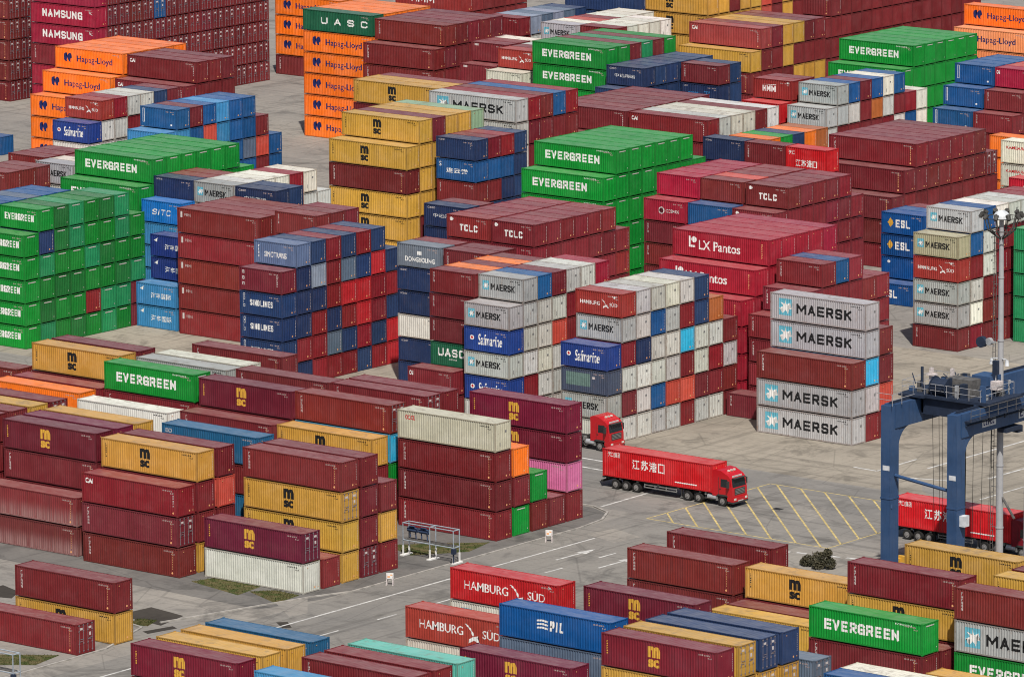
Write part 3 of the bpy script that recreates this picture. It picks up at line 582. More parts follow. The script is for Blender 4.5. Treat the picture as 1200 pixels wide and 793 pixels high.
# ------------------------------------------------------------------ the stacks (bay: phrase, x, y, length, height, row pitch, columns bottom to top, states)
# state: 0 hidden behind others, 1 far and small, 2 and 3 single mesh, 4 and 5 with parts (3 and 5: its long side shows)
BAYS = [
 ('bottom stack left of teal roof', -355.40, 387.20, 40, 2.900, 3.20, ['M m', 'yd Y', 'y Y', 'B2 B2'], [[1, 5], [0, 5], [0, 5], [0, 5]]),
 ('stack under the teal roof', -340.50, 386.20, 40, 2.900, 3.05, ['b b', 'M', 'M M', 'M M', 'T T'], [[0, 5], [0], [0, 5], [0, 5], [0, 5]]),
 ('stack below the tall blue container', -331.80, 402.90, 40, 2.900, 2.72, ['M m', 'M', 'g g Q'], [[0, 5], [0], [0, 5, 5]]),
 ('short stack left of blue container', -345.60, 412.20, 40, 2.900, 2.44, ['w R3'], [[5, 5]]),
 ('stack behind the rust red pair', -344.00, 416.50, 40, 2.900, 2.44, ['M W R'], [[0, 5, 5]]),
 ('stack behind the tall blue container', -330.09, 417.93, 40, 2.900, 2.44, ['M M m'], [[0, 0, 5]]),
 ('stack left of near green container', -318.20, 405.20, 40, 2.900, 3.05, ['M Y m', 'M yd yd', 'M yd nd', 'M yd n'], [[0, 5, 5], [0, 1, 5], [0, 1, 5], [0, 3, 5]]),
 ('grey door end near green container', -317.00, 417.40, 40, 2.900, 2.44, ['M gd'], [[0, 5]]),
 ('low pair under near green container', -301.80, 414.50, 40, 2.900, 2.44, ['? B', '? w'], [[0, 5], [0, 4]]),
 ('yellow roof below near green container', -301.70, 429.30, 40, 2.900, 2.44, ['y'], [[5]]),
 ('maroon stack beside the yellow hatching', -344.20, 442.20, 40, 2.900, 2.44, ['M M'], [[5, 5]]),
 ('low maroon stack beside the hatching', -345.40, 449.80, 40, 2.900, 2.44, ['M M'], [[0, 5]]),
 ('stack below the round bush', -330.90, 437.00, 40, 2.900, 2.70, ['y', 'M', 'M Y'], [[5], [5], [1, 5]]),
 ('stack under near green container', -317.40, 433.70, 40, 2.900, 2.90, ['M E', 'M', 'M Y M', '', '?', 'M M Y'], [[5, 5], [5], [1, 5, 5], [], [0], [0, 0, 5]]),
 ('stack at lower right corner', -304.10, 437.00, 40, 2.900, 2.90, ['E K M', 'M', 'M M Y', 'M M M'], [[5, 5, 5], [0], [0, 0, 5], [0, 0, 1]]),
 ('low pair at lower left corner', -384.20, 398.20, 40, 2.900, 5.00, ['Md', 'Y M'], [[5], [5, 5]]),
 ('stack at the corner grass patches', -383.70, 428.50, 40, 2.900, 2.80, ['W2 md', 'x', 'Y Y Yd M', 'Md M M M', 'M Y M'], [[5, 5], [5], [5, 5, 5, 5], [5, 5, 5, 5], [5, 5, 5]]),
 ('stack behind orange roofed container', -397.40, 426.50, 40, 2.900, 2.85, ['M Md ra', 'y M M Y', 'y M s M', '', 'M B2 M B2'], [[5, 5, 5], [3, 5, 5, 5], [0, 1, 5, 5], [], [0, 1, 3, 5]]),
 ('stack at far left edge', -411.10, 427.40, 40, 2.900, 2.85, ['M4 M4', 'M M M m', 'M M M m', 'M M y y'], [[5, 5], [0, 1, 5, 5], [0, 0, 0, 5], [0, 0, 0, 5]]),
 ('roofs cut by left edge', -425.00, 427.40, 40, 2.900, 2.85, ['M M', 'M M M M', 'M M M M', 'M M y y', 'M M M Md'], [[0, 0], [0, 1, 1, 1], [0, 0, 0, 3], [0, 0, 0, 5], [0, 0, 0, 5]]),
 ('stack below the cream container', -383.50, 456.60, 40, 2.900, 2.75, ['M M M O', 'E M o', 'M E', 'M', 'M P m m'], [[5, 5, 5, 5], [5, 5, 5], [5, 5], [5], [5, 5, 5, 5]]),
 ('stack left of the cream container', -397.30, 454.60, 40, 2.900, 2.75, ['x M Y', '? E C Md', '?', '? M M Md', '? M M M'], [[0, 1, 5], [1, 1, 5, 5], [0], [0, 0, 0, 5], [0, 0, 0, 5]]),
 ('stack right of left green container', -409.50, 454.00, 40, 2.900, 2.80, ['M M M', 'M M M m', '', 'M M M M'], [[0, 0, 5], [0, 0, 1, 5], [], [0, 0, 0, 5]]),
 ('white box below left green container', -421.75, 452.20, 40, 2.900, 2.44, ['M M W2'], [[0, 0, 5]]),
 ('stack of the left green container', -422.80, 457.40, 40, 2.900, 2.44, ['M M M E'], [[0, 0, 5, 5]]),
 ('white roofs behind left green container', -421.80, 461.10, 40, 2.900, 2.85, ['M M M K', 'M M M W2', '', 'M M M M'], [[0, 0, 0, 5], [0, 0, 0, 5], [], [0, 0, 0, 5]]),
 ('stack left of left green container', -435.60, 454.40, 40, 2.900, 3.00, ['M M H', 'M M M', 'M M M Y', 'M M M M'], [[0, 0, 5], [0, 0, 5], [0, 0, 1, 5], [0, 0, 0, 5]]),
 ('lone stack at left edge', -449.30, 459.70, 40, 2.900, 2.44, ['M M M'], [[0, 0, 5]]),
 ('pale wall behind the red truck', -396.45, 498.40, 20, 2.590, 2.48, ['k K D2 S', 'k M k r K R2', 'k k k N k k', 'k B k k B k', 'k s k k k w', 'M s M C r k', 'k M k k n n', 'k M r k q', 'M M k M'], [[5, 5, 5, 5], [4, 4, 4, 4, 5, 5], [5, 5, 4, 4, 4, 4], [5, 5, 5, 4, 4, 4], [4, 5, 5, 5, 4, 4], [5, 5, 5, 5, 4, 4], [5, 5, 4, 4, 4, 4], [4, 4, 4, 4, 4], [1, 4, 4, 4]]),
 ('low box right of pale wall', -390.00, 518.20, 20, 2.590, 2.44, ['M'], [[5]]),
 ('pale stack left of red tractor', -410.00, 499.10, 20, 2.590, 2.44, ['k S K S K', 'M r k k k K', 'k k w k k B', 'k k k s k M', 'k k k M r k', 'k k k k k k', 'r r k r k c'], [[1, 5, 5, 5, 5], [0, 1, 4, 4, 4, 5], [1, 4, 4, 4, 4, 4], [1, 1, 1, 4, 4, 4], [0, 0, 0, 1, 1, 4], [0, 0, 0, 0, 0, 4], [0, 0, 0, 0, 0, 4]]),
 ('brown stack above green lettering box', -416.10, 500.90, 20, 2.590, 2.44, ['M M U M M M', 'M M M M M o', 'M M M M M M', 'M M M M M o', 'M M M M M M'], [[0, 0, 5, 5, 5, 5], [0, 0, 0, 0, 0, 1], [0, 0, 0, 0, 0, 1], [0, 0, 0, 0, 0, 1], [0, 0, 0, 0, 0, 1]]),
 ('brown roofs behind green lettering box', -422.50, 511.00, 20, 2.590, 2.44, ['M M M M M M5', 'M M M M M M'], [[0, 0, 0, 0, 0, 5], [0, 0, 0, 0, 0, 1]]),
 ('low box before green lettering box', -416.90, 498.10, 20, 2.700, 2.44, ['M Ma'], [[1, 5]]),
 ('navy stack with slate top', -429.00, 511.00, 20, 2.590, 2.44, ['N N w N N D', 'N N N N N M'], [[1, 5, 5, 5, 5, 5], [0, 0, 0, 0, 0, 1]]),
 ('red and navy wall', -442.60, 500.60, 20, 2.590, 2.50, ['N V V V M6', 'N r N N N v', 'r r r N G n', 'r g N r r r', 'r n r R0 g n', 'n r R0 R0 n r', 'r n r r R0 n', 'R0 R0 n r n'], [[0, 5, 5, 5, 5], [1, 4, 4, 4, 5, 5], [1, 5, 4, 4, 4, 4], [4, 4, 4, 4, 4, 5], [4, 5, 4, 4, 5, 4], [4, 4, 5, 4, 4, 5], [5, 4, 4, 5, 4, 4], [1, 1, 1, 1, 3]]),
 ('brown stack left of navy wall', -467.30, 518.20, 40, 2.900, 2.44, ['x7 x7 x7 x7 x7', 'x x x x x', 'x x x x x', 'x x x x x'], [[5, 5, 5, 5, 5], [0, 0, 0, 0, 4], [0, 0, 0, 0, 4], [0, 0, 0, 0, 4]]),
 ('rusty boxes above navy wall', -453.00, 518.50, 20, 2.590, 2.44, ['x x x x x x', 'x x x x x x', 'x x x x x x'], [[0, 0, 0, 0, 1, 5], [0, 0, 0, 0, 0, 4], [0, 0, 0, 0, 0, 4]]),
 ('blue stack beside green wall', -474.30, 518.80, 20, 2.590, 2.44, ['b8 b8', 'i i i i'], [[5, 5], [0, 1, 5, 5]]),
 ('bright blue box above green wall', -479.58, 525.68, 20, 2.650, 2.44, ['b b b b I'], [[0, 1, 1, 5, 5]]),
 ('green wall at left edge', -480.60, 500.70, 20, 2.590, 2.50, ['E E E E E', 't f e t n E', 'e e f e f f', 'f e f e t t', 'e r e t e e', 't t e f e f', 'e t f e t t', '? ? t e e'], [[5, 5, 5, 5, 5], [1, 4, 4, 4, 4, 5], [1, 4, 4, 4, 4, 4], [2, 4, 4, 4, 4, 4], [4, 4, 4, 4, 4, 4], [4, 4, 4, 4, 4, 4], [4, 4, 4, 4, 4, 4], [1, 1, 4, 4, 4]]),
 ('blue roofs left of green wall', -487.00, 500.70, 20, 2.590, 2.44, ['? ? ? ? ? ?', 'B B B B B B', 'B B B B B B', 'B B B B B g', 'B B B B B B', 'B B B B B B'], [[0, 0, 0, 0, 0, 0], [0, 0, 0, 0, 0, 1], [0, 0, 0, 0, 0, 1], [0, 0, 0, 0, 0, 1], [0, 0, 0, 0, 0, 1], [0, 0, 0, 0, 0, 1]]),
 ('row of navy above brown stack', -480.00, 528.40, 20, 2.590, 2.44, ['N N N N N N', 'M M M M M M', 'M M M M M M'], [[0, 0, 0, 0, 0, 5], [0, 0, 0, 0, 0, 1], [0, 0, 0, 0, 0, 1]]),
 ('white roofs above brown stack', -473.90, 528.40, 20, 2.590, 2.44, ['k k k k k K', 'k k k k k k', 'k k k k k w', 'k k k k k w', 'r k k k r r', 'k k k k k w', 'M k M w k'], [[0, 0, 0, 0, 0, 5], [0, 0, 0, 0, 0, 1], [0, 0, 0, 0, 0, 1], [0, 0, 0, 0, 0, 1], [0, 0, 0, 0, 0, 4], [0, 0, 0, 0, 1, 4], [0, 0, 0, 0, 1]]),
 ('navy pair above brown stack', -467.60, 528.40, 20, 2.590, 2.44, ['N N N N N Nc', 'N N N N N n'], [[0, 0, 0, 0, 0, 5], [0, 0, 0, 0, 0, 4]]),
 ('big green block at left', -492.30, 525.80, 40, 2.900, 2.53, ['E E E E E', 'E E E E E E', 'E E E E E E', 'E E E E E E', 'E E E E E E', 'E E E E E E', 'E E E E E E', 'E E E E E'], [[0, 0, 0, 0, 5], [0, 0, 0, 0, 1, 5], [0, 0, 0, 0, 0, 4], [0, 0, 0, 0, 0, 5], [0, 0, 0, 0, 0, 5], [0, 0, 0, 0, 0, 5], [0, 0, 0, 0, 1, 5], [0, 0, 0, 0, 1]]),
 ('brown boxes at left edge', -501.10, 519.70, 20, 2.590, 2.44, ['x x x x x x9', 'x x x x x x9', 'x x x x x x9'], [[0, 0, 0, 0, 0, 5], [0, 0, 0, 0, 0, 4], [0, 0, 0, 0, 0, 4]]),
 ('white box left of big green', -498.40, 528.20, 20, 2.590, 2.44, ['k k k k k K', 'k k k k k w', 'M M M M M M', 'M M M M M n', 'M M M M M M', 'M M M M M M'], [[0, 0, 0, 0, 1, 5], [0, 0, 0, 0, 0, 1], [0, 0, 0, 0, 0, 1], [0, 0, 0, 0, 0, 0], [0, 0, 0, 0, 0, 0], [0, 0, 0, 0, 0, 0]]),
 ('maroon roofs at left edge', -505.00, 530.50, 20, 2.590, 2.44, ['M M M M M M', 'M M M M M M', 'M M M M M M'], [[0, 0, 0, 0, 0, 5], [0, 0, 0, 0, 0, 1], [0, 0, 0, 0, 0, 1]]),
 ('brown twin lettered block', -436.30, 528.30, 20, 2.590, 2.44, ['l l l l l L', 'l l l l l L', 'l l l l l L', 'l l l l l L', 'l l l l l L', 'l l l l l L', 'l l l l l'], [[0, 0, 0, 0, 1, 5], [0, 0, 0, 0, 0, 1], [0, 0, 0, 0, 0, 1], [0, 0, 0, 0, 0, 1], [0, 0, 0, 0, 0, 1], [0, 0, 0, 0, 0, 1], [0, 0, 0, 0, 0]]),
 ('brown lettered block', -430.00, 528.30, 20, 2.590, 2.44, ['L L L L L L', 'l l l l l l', 'l l l l l l', 'l l l l l l', 'l l l l l l', 'l l l l l l', 'l l l l l'], [[0, 0, 0, 0, 5, 5], [0, 0, 0, 0, 1, 4], [0, 0, 0, 0, 1, 4], [0, 0, 0, 0, 1, 4], [0, 0, 0, 1, 2, 4], [0, 0, 1, 1, 4, 4], [0, 0, 1, 4, 4]]),
 ('navy boxes by brown lettered block', -442.86, 532.29, 20, 2.590, 2.44, ['N N N N N Nc', 'N N N N N M'], [[0, 0, 0, 0, 1, 5], [0, 0, 0, 0, 0, 1]]),
 ('crimson lettered block', -404.00, 522.40, 43, 2.900, 2.44, ['X X X X', 'X X X X X', 'X X X X X X', 'X X X X X X', 'X X X X X X', 'X X X X X X', 'c c c c c c'], [[1, 3, 3, 5], [0, 0, 0, 1, 5], [0, 0, 0, 0, 1, 5], [0, 0, 0, 0, 0, 4], [0, 0, 0, 0, 0, 4], [0, 0, 0, 0, 0, 4], [0, 0, 0, 0, 0, 4]]),
 ('brown steps by tall pale stack', -390.20, 522.40, 20, 2.590, 2.44, ['l5 l5 l5 l5', 'l5 l5 l5 l5 l5', 'l l l l l l5', 'l l l l l B', 'l l l l l l', 'l l l l l', 'l l l l l'], [[1, 1, 5, 5], [0, 0, 0, 0, 5], [0, 0, 0, 0, 1, 5], [0, 0, 0, 0, 1, 4], [0, 0, 0, 0, 1, 4], [0, 0, 0, 0, 4], [0, 0, 1, 1, 4]]),
 ('tall pale stack above the crane', -382.40, 513.30, 40, 2.900, 2.44, ['K K M', 'M k C K K', 'M s M M'], [[5, 5, 5], [4, 4, 4, 5, 5], [4, 4, 4, 4]]),
 ('blue lettered stack', -416.30, 580.50, 20, 2.590, 2.44, ['Z', 'Z Z9 Z Z', 'Z Z Z B', 'Z Z Z r'], [[5], [1, 5, 5, 5], [0, 0, 0, 1], [0, 0, 0, 1]]),
 ('right stack beside lamp mast', -396.60, 561.50, 20, 2.590, 2.44, ['M K K R2 K2', 'r w k r B K', 'M M M k k B', 'M M r r r w', 'M M r r r k', '? ? ? ? ? k', '? ? ? ? ? r', '? ? ? ? ? r'], [[5, 5, 5, 5, 5], [2, 2, 2, 1, 2, 5], [1, 2, 2, 2, 2, 4], [2, 1, 1, 2, 2, 4], [1, 1, 1, 1, 1, 4], [0, 0, 0, 0, 1, 1], [0, 0, 0, 0, 0, 1], [0, 0, 0, 0, 0, 1]]),
 ('teal boxes at right edge', -389.30, 570.50, 20, 2.590, 2.44, ['t9 t9 t9 t9 t9', 't9 t9 t9 t9 t9'], [[1, 1, 1, 1, 1], [0, 0, 0, 0, 0]]),
 ('tall green block in centre', -453.30, 562.60, 40, 2.900, 2.44, ['E E E E E', 'E E E E E E', 'E E E E E E', 'E E E E E E', 'E E E E E E', 'E E E E E E', 'E E E E E E', 'E E E E E'], [[0, 0, 0, 5, 5], [0, 0, 1, 4, 4, 5], [1, 4, 4, 4, 4, 4], [1, 1, 1, 1, 4, 4], [0, 0, 0, 1, 1, 4], [0, 0, 0, 0, 1, 4], [0, 0, 0, 0, 1, 4], [0, 0, 0, 0, 1]]),
 ('crimson boxes beside centre green block', -434.80, 562.00, 20, 2.590, 2.44, ['c M M M c5', 'c c M M c c6', 'c c c c c c', 'c c c c c c', 'c c c c c c', 'c c c c c c'], [[0, 1, 5, 5, 5], [0, 0, 0, 0, 1, 5], [0, 0, 0, 0, 0, 1], [0, 0, 0, 0, 0, 1], [0, 0, 0, 0, 0, 1], [0, 0, 0, 0, 0, 1]]),
 ('brown boxes behind blue box', -428.60, 562.20, 20, 2.590, 2.44, ['M M M M B', 'M M M M M x6', 'M M M M M s', 'M M M M M x', 'M M M M M x', 'M M M M M x'], [[0, 0, 0, 0, 5], [0, 0, 0, 0, 1, 5], [0, 0, 0, 0, 0, 1], [0, 0, 0, 0, 0, 1], [0, 0, 0, 0, 0, 1], [0, 0, 0, 0, 0, 1]]),
 ('brown lettered block at right', -422.20, 562.20, 20, 2.590, 2.44, ['l l l l L', 'l l l l L L', 'l l l l l l', 'l l l l l l', 'l l l l l l', 'l l l l l l', 'l l l l l'], [[0, 0, 0, 0, 5], [0, 0, 0, 0, 1, 5], [0, 0, 0, 0, 1, 4], [0, 0, 0, 0, 1, 4], [0, 0, 1, 1, 2, 5], [0, 0, 1, 2, 2, 4], [0, 1, 1, 1, 2]]),
 ('yellow tower', -486.00, 566.30, 40, 2.900, 2.44, ['Y Y Y M Y', 'M M y y y Y', 'y y y y y M', 'y y y y y y', 'y y y y y y', 'T2 T2 T2 T2 T2 T2'], [[1, 5, 5, 5, 5], [0, 1, 1, 2, 4, 5], [0, 0, 1, 1, 1, 4], [0, 0, 0, 0, 0, 4], [0, 0, 0, 0, 0, 4], [0, 0, 0, 0, 0, 4]]),
 ('navy stack right of yellow tower', -472.30, 567.60, 20, 2.590, 2.44, ['n n Nc', 'n n M M Bc N', 'n n n M B r', 'n n n N B r', 'n n n n n n'], [[0, 0, 0], [0, 0, 0, 5, 5, 5], [0, 0, 1, 1, 1, 4], [0, 0, 1, 1, 1, 4], [0, 0, 1, 1, 1, 4]]),
 ('short stack before orange tower', -529.60, 564.40, 20, 2.590, 2.44, ['k k k k S', 'k k k k k R2', 'k k k k k r', 'k k k k r k', 'k k k k k k', 'k k k k k n', 'k k k k k M'], [[0, 0, 0, 1, 5], [0, 0, 0, 1, 2, 5], [0, 0, 0, 1, 1, 4], [0, 0, 0, 0, 1, 4], [0, 0, 0, 0, 0, 2], [0, 0, 0, 0, 0, 2], [0, 0, 0, 0, 0, 2]]),
 ('blue stack before orange tower', -517.00, 564.40, 20, 2.590, 2.44, ['B B B B b', 'B B B B b B8', 'B B B B B M', 'B B B B s B', 'B B B B b b', 'B B B B B B', 'B B B g B B', 'B B M s M', 'B B B B'], [[0, 0, 0, 0, 5], [0, 0, 0, 0, 1, 5], [0, 0, 0, 0, 1, 4], [0, 0, 0, 0, 1, 4], [0, 0, 0, 0, 1, 4], [0, 0, 1, 1, 1, 4], [0, 0, 1, 1, 1, 4], [0, 0, 1, 1, 2], [0, 0, 1, 2]]),
 ('blue box at left edge', -576.77, 598.18, 20, 2.590, 2.44, ['B'], [[1]]),
 ('orange tower at upper left', -566.00, 599.00, 40, 2.900, 2.50, ['H H H', 'H H H H', 'H H H H H', 'H H H H H', 'H H H H H', 'H H H H H', 'H H H H H'], [[3, 5, 5], [0, 0, 1, 5], [0, 0, 0, 1, 5], [0, 0, 0, 0, 2], [0, 0, 0, 0, 2], [0, 0, 0, 0, 2], [0, 0, 0, 0, 2]]),
 ('maroon block beside orange tower', -553.00, 599.00, 40, 2.900, 2.50, ['M M M', 'M M M Ma', 'M M M M Ma', 'M M M M Ma', 'M M M M Ma'], [[0, 0, 0], [0, 0, 0, 5], [0, 0, 0, 1, 5], [0, 0, 0, 1, 5], [0, 0, 0, 1, 5]]),
 ('yellow roof left of grey stack', -502.10, 589.90, 45, 2.900, 2.44, ['M M M M M Y', 'M M M M M y', 'M M M M M M'], [[0, 0, 0, 0, 1, 5], [0, 0, 0, 0, 0, 4], [0, 0, 0, 0, 0, 4]]),
 ('grey stack above the yellow tower', -488.30, 588.10, 45, 2.900, 2.44, ['k k k k k K', 'M M M M M r', 'M M M M M M', 'M M M M M B', 'M M M M M r'], [[0, 0, 0, 1, 3, 5], [0, 0, 0, 1, 2, 4], [0, 0, 0, 0, 2, 4], [0, 0, 0, 0, 1, 4], [0, 0, 0, 0, 2, 4]]),
 ('navy boxes right of grey stack', -490.00, 604.00, 20, 2.590, 2.44, ['N N N N Nc', 'N N N N N'], [[0, 0, 0, 0, 0], [0, 0, 0, 0, 0]]),
 ('maroon block above centre green', -482.20, 601.60, 40, 2.900, 2.44, ['M M M Ma', 'M M M M Ma', 'M M M M Ma', 'M M M M Ma', 'M M M M Ma', 'M M M M Ma', 'M M M M Ma', 'M M M M Ma'], [[0, 0, 0, 1], [0, 0, 0, 0, 5], [0, 0, 0, 0, 2], [0, 0, 0, 0, 2], [0, 0, 0, 0, 2], [0, 0, 0, 0, 2], [0, 0, 0, 0, 2], [0, 0, 0, 0, 2]]),
 ('white roofed block above centre green', -469.60, 604.00, 40, 2.900, 2.44, ['M M M M Ma', 'k k k k k', 'k k k k w', 'k k k k w', 'M M M M M', 'M M M M k'], [[0, 0, 0, 1, 5], [0, 0, 0, 0, 4], [0, 0, 0, 0, 4], [0, 0, 0, 0, 4], [0, 0, 0, 0, 4], [0, 0, 0, 0, 4]]),
 ('boxes right of centre green block', -451.50, 595.30, 20, 2.840, 2.44, ['N N N N N'], [[0, 0, 0, 1, 5]]),
 ('brown box right of navy box', -445.30, 595.30, 20, 2.840, 2.44, ['M M M M M5'], [[0, 0, 0, 0, 5]]),
 ('bright red box at right', -439.10, 595.30, 20, 2.840, 2.44, ['r r r r J'], [[0, 0, 0, 0, 5]]),
 ('orange roofs behind navy box', -454.39, 604.32, 20, 2.590, 2.44, ['o o o o o', 'E E E E E', 'n n n n n', 'o o o o o', 'q q q q q'], [[0, 0, 0, 0, 1], [0, 0, 0, 0, 1], [0, 0, 0, 0, 1], [0, 0, 0, 0, 4], [0, 0, 0, 0, 4]]),
 ('maroon block at right', -439.30, 599.35, 43, 2.900, 2.44, ['M M M', 'M M M M', 'M M M M M', 'M M M M M', 'M M M M M', 'M M M M M', 'M M M M M', 'M M M M M', 'M M M Md'], [[5, 5, 5], [0, 0, 1, 5], [0, 0, 1, 2, 5], [0, 0, 1, 2, 4], [0, 0, 1, 2, 4], [0, 0, 1, 2, 4], [0, 0, 1, 2, 4], [0, 0, 1, 2, 4], [0, 0, 1, 2]]),
 ('white boxes at right edge', -430.50, 627.93, 40, 2.900, 2.44, ['w9 w9 w9 w9'], [[0, 1, 5, 5]]),
 ('red box with round emblem', -426.95, 624.45, 20, 2.590, 2.44, ['r r r8'], [[0, 0, 3]]),
 ('orange boxes at right edge', -456.62, 669.23, 40, 2.590, 2.44, ['o o o o o', 'o o o o o'], [[0, 0, 0, 0, 0], [0, 0, 0, 0, 0]]),
 ('orange box behind pale boxes', -444.65, 646.09, 20, 2.860, 2.44, ['o o o'], [[1, 1, 3]]),
 ('second orange tower', -549.20, 635.00, 40, 2.900, 2.44, ['H H H H H U', 'o o o o o o', 'o o o o o o', 'o o o o o o', 'o o o o o o'], [[5, 5, 5, 5, 5, 5], [0, 0, 0, 0, 0, 2], [0, 0, 0, 0, 0, 2], [0, 0, 0, 0, 0, 2], [0, 0, 0, 0, 0, 1]]),
 ('orange stack behind second tower', -590.00, 676.00, 40, 2.900, 2.44, ['M H H H', 'M o o o'], [[5, 5, 5, 5], [0, 0, 0, 0]]),
 ('maroon block in upper centre', -535.30, 631.00, 40, 2.900, 2.44, ['M M M M M', 'M M M M M M', 'M M M M M M', 'M M M M M M', 'M M M M M M', 'M M M M M M', 'M M M M M'], [[0, 0, 0, 5, 5], [0, 0, 0, 1, 2, 5], [0, 0, 0, 1, 1, 4], [0, 0, 0, 0, 1, 4], [0, 0, 0, 0, 0, 4], [0, 0, 0, 0, 0, 4], [0, 0, 0, 0, 1]]),
 ('brown boxes beside upper maroon block', -519.50, 632.00, 20, 2.590, 2.44, ['x x x x x9', 'x x x x x x9', 'x x x x x x', 'x x x x x w'], [[0, 0, 0, 0, 5], [0, 0, 0, 0, 1, 5], [0, 0, 0, 0, 0, 1], [0, 0, 0, 0, 0, 1]]),
 ('red box left of upper green', -512.80, 629.30, 20, 2.590, 2.44, ['k k k k w', 'k k k k k R2', 'M M M M M M', 'M M M M M k'], [[0, 0, 0, 0, 5], [0, 0, 0, 0, 1, 5], [0, 0, 0, 0, 0, 1], [0, 0, 0, 0, 0, 1]]),
 ('upper green block', -505.00, 629.30, 40, 2.900, 2.44, ['E E E E E E', 'E E E E E e', 'E E E E E M', 'E E E E E t', 'E E E E E M', 'E E E E E e'], [[0, 0, 0, 1, 5, 5], [0, 0, 0, 0, 0, 4], [0, 0, 0, 0, 0, 4], [0, 0, 0, 0, 0, 4], [0, 0, 0, 0, 0, 4], [0, 0, 0, 0, 0, 4]]),
 ('navy boxes right of upper green', -492.00, 625.80, 20, 2.590, 2.44, ['n n n n n', 'n n n n n Nc', 'n n n n n n', 'n n n n n n', 'n n n n n n', 'n n n n n n', 'n n n n n n'], [[0, 0, 0, 0, 1], [0, 0, 0, 0, 1, 5], [0, 0, 0, 0, 1, 4], [0, 0, 0, 0, 1, 4], [0, 0, 0, 0, 1, 1], [0, 0, 0, 0, 0, 1], [0, 0, 0, 0, 0, 1]]),
 ('brown box above navy boxes', -485.50, 635.50, 20, 2.590, 2.44, ['n n n n Nb M5', 'M M M M n n'], [[0, 0, 0, 0, 5, 5], [0, 0, 0, 0, 1, 4]]),
 ('lettered brown box in upper right', -470.20, 628.00, 20, 2.590, 2.44, ['r r r r R', 'r r r r R2 F', 'M M M M M M'], [[0, 0, 0, 0, 5], [0, 0, 0, 0, 1, 5], [0, 0, 0, 0, 0, 1]]),
 ('pale wall in upper right', -463.20, 628.20, 20, 2.590, 2.44, ['k k k k K', 'M M k M K K', 'M M k M k B', 'M M k M M M', 'M r r M q B', 'M r r r k w', 'M r r k M B', 'M r r B r', 'M r r w w'], [[0, 0, 0, 1, 5], [0, 0, 0, 1, 1, 5], [0, 0, 0, 1, 1, 4], [0, 0, 0, 1, 1, 4], [0, 0, 0, 1, 1, 4], [0, 0, 0, 1, 1, 4], [0, 0, 0, 1, 1, 4], [0, 0, 0, 1, 1], [0, 0, 0, 1, 1]]),
 ('stepped blue boxes at right edge', -456.80, 650.80, 20, 2.590, 2.44, ['B8 B8 B8 B8', 'B B B B B8', 'B B B B B B8', 'B B B B B B', 'B B B B B B', 'B B B B B B'], [[0, 0, 0, 5], [0, 0, 0, 1, 5], [0, 0, 0, 0, 1, 5], [0, 0, 0, 0, 0, 1], [0, 0, 0, 0, 0, 1], [0, 0, 0, 0, 0, 1]]),
 ('stepped maroon boxes at right edge', -450.50, 650.80, 20, 2.590, 2.44, ['M M M M', 'M M M M M', 'M M M M M ca', 'M M M M M s', 'M M M M M s'], [[0, 0, 1, 5], [0, 0, 0, 1, 5], [0, 0, 0, 0, 1, 5], [0, 0, 0, 0, 0, 1], [0, 0, 0, 0, 0, 1]]),
 ('lettered crimson wall at upper left', -598.80, 634.20, 40, 2.900, 2.44, ['c c M A A c', 'Md Md Md Md Md Md', 'Md Md Md Md Md Md', 'Md Md Md Md Md Md', 'Md Md Md Md Md Md', 'Md Md Md Md Bd Md', 'Md Md Md Md Md Md', 'Md Md Md Md Md Md', 'Md Md Md Md Md Md', 'Md Md Md Md Md Md', 'Md Md Md Md Md Md', 'Md Md Md Md Md Md', 'Md Md Md Md Md Md', 'Md Md Md Md Md Md', 'Md Md Md Md Md Md'], [[1, 3, 5, 5, 5, 5], [0, 0, 0, 1, 2, 1], [0, 0, 0, 1, 2, 1], [0, 0, 0, 1, 2, 1], [0, 0, 0, 1, 1, 0], [0, 0, 1, 2, 1, 0], [0, 0, 1, 1, 1, 0], [0, 0, 1, 2, 1, 0], [0, 0, 1, 1, 1, 0], [0, 1, 1, 2, 1, 0], [0, 1, 1, 1, 1, 0], [1, 1, 1, 1, 1, 0], [1, 1, 1, 1, 1, 0], [1, 1, 1, 1, 1, 0], [1, 1, 1, 1, 1, 0]]),
 ('door wall at left edge', -614.71, 633.58, 40, 2.900, 2.44, ['Md Md Md Md Md Md', 'Md Md Md Md Md Md'], [[5, 5, 5, 5, 5, 0], [1, 1, 1, 1, 1, 0]]),
 ('brown lettered block at top', -567.26, 675.86, 40, 2.900, 2.44, ['M M M M F', 'x x x x x', 'x x x x x', 'x x x x x', 'x x x x x', 'x x x x x'], [[0, 0, 0, 0, 5], [0, 0, 0, 1, 1], [0, 0, 0, 1, 1], [0, 0, 0, 1, 1], [0, 0, 0, 1, 1], [0, 0, 0, 1, 1]]),
 ('slate boxes at top', -533.92, 654.99, 20, 2.590, 2.44, ['M M M M M M', 'k k k k k G', 'k k k k k g', 'k k k k k G', 'k k k k k g', 'k k k k k n'], [[0, 0, 0, 0, 1, 5], [0, 0, 0, 0, 1, 2], [0, 0, 0, 0, 0, 1], [0, 0, 0, 0, 0, 1], [0, 0, 0, 0, 0, 1], [0, 0, 0, 0, 0, 1]]),
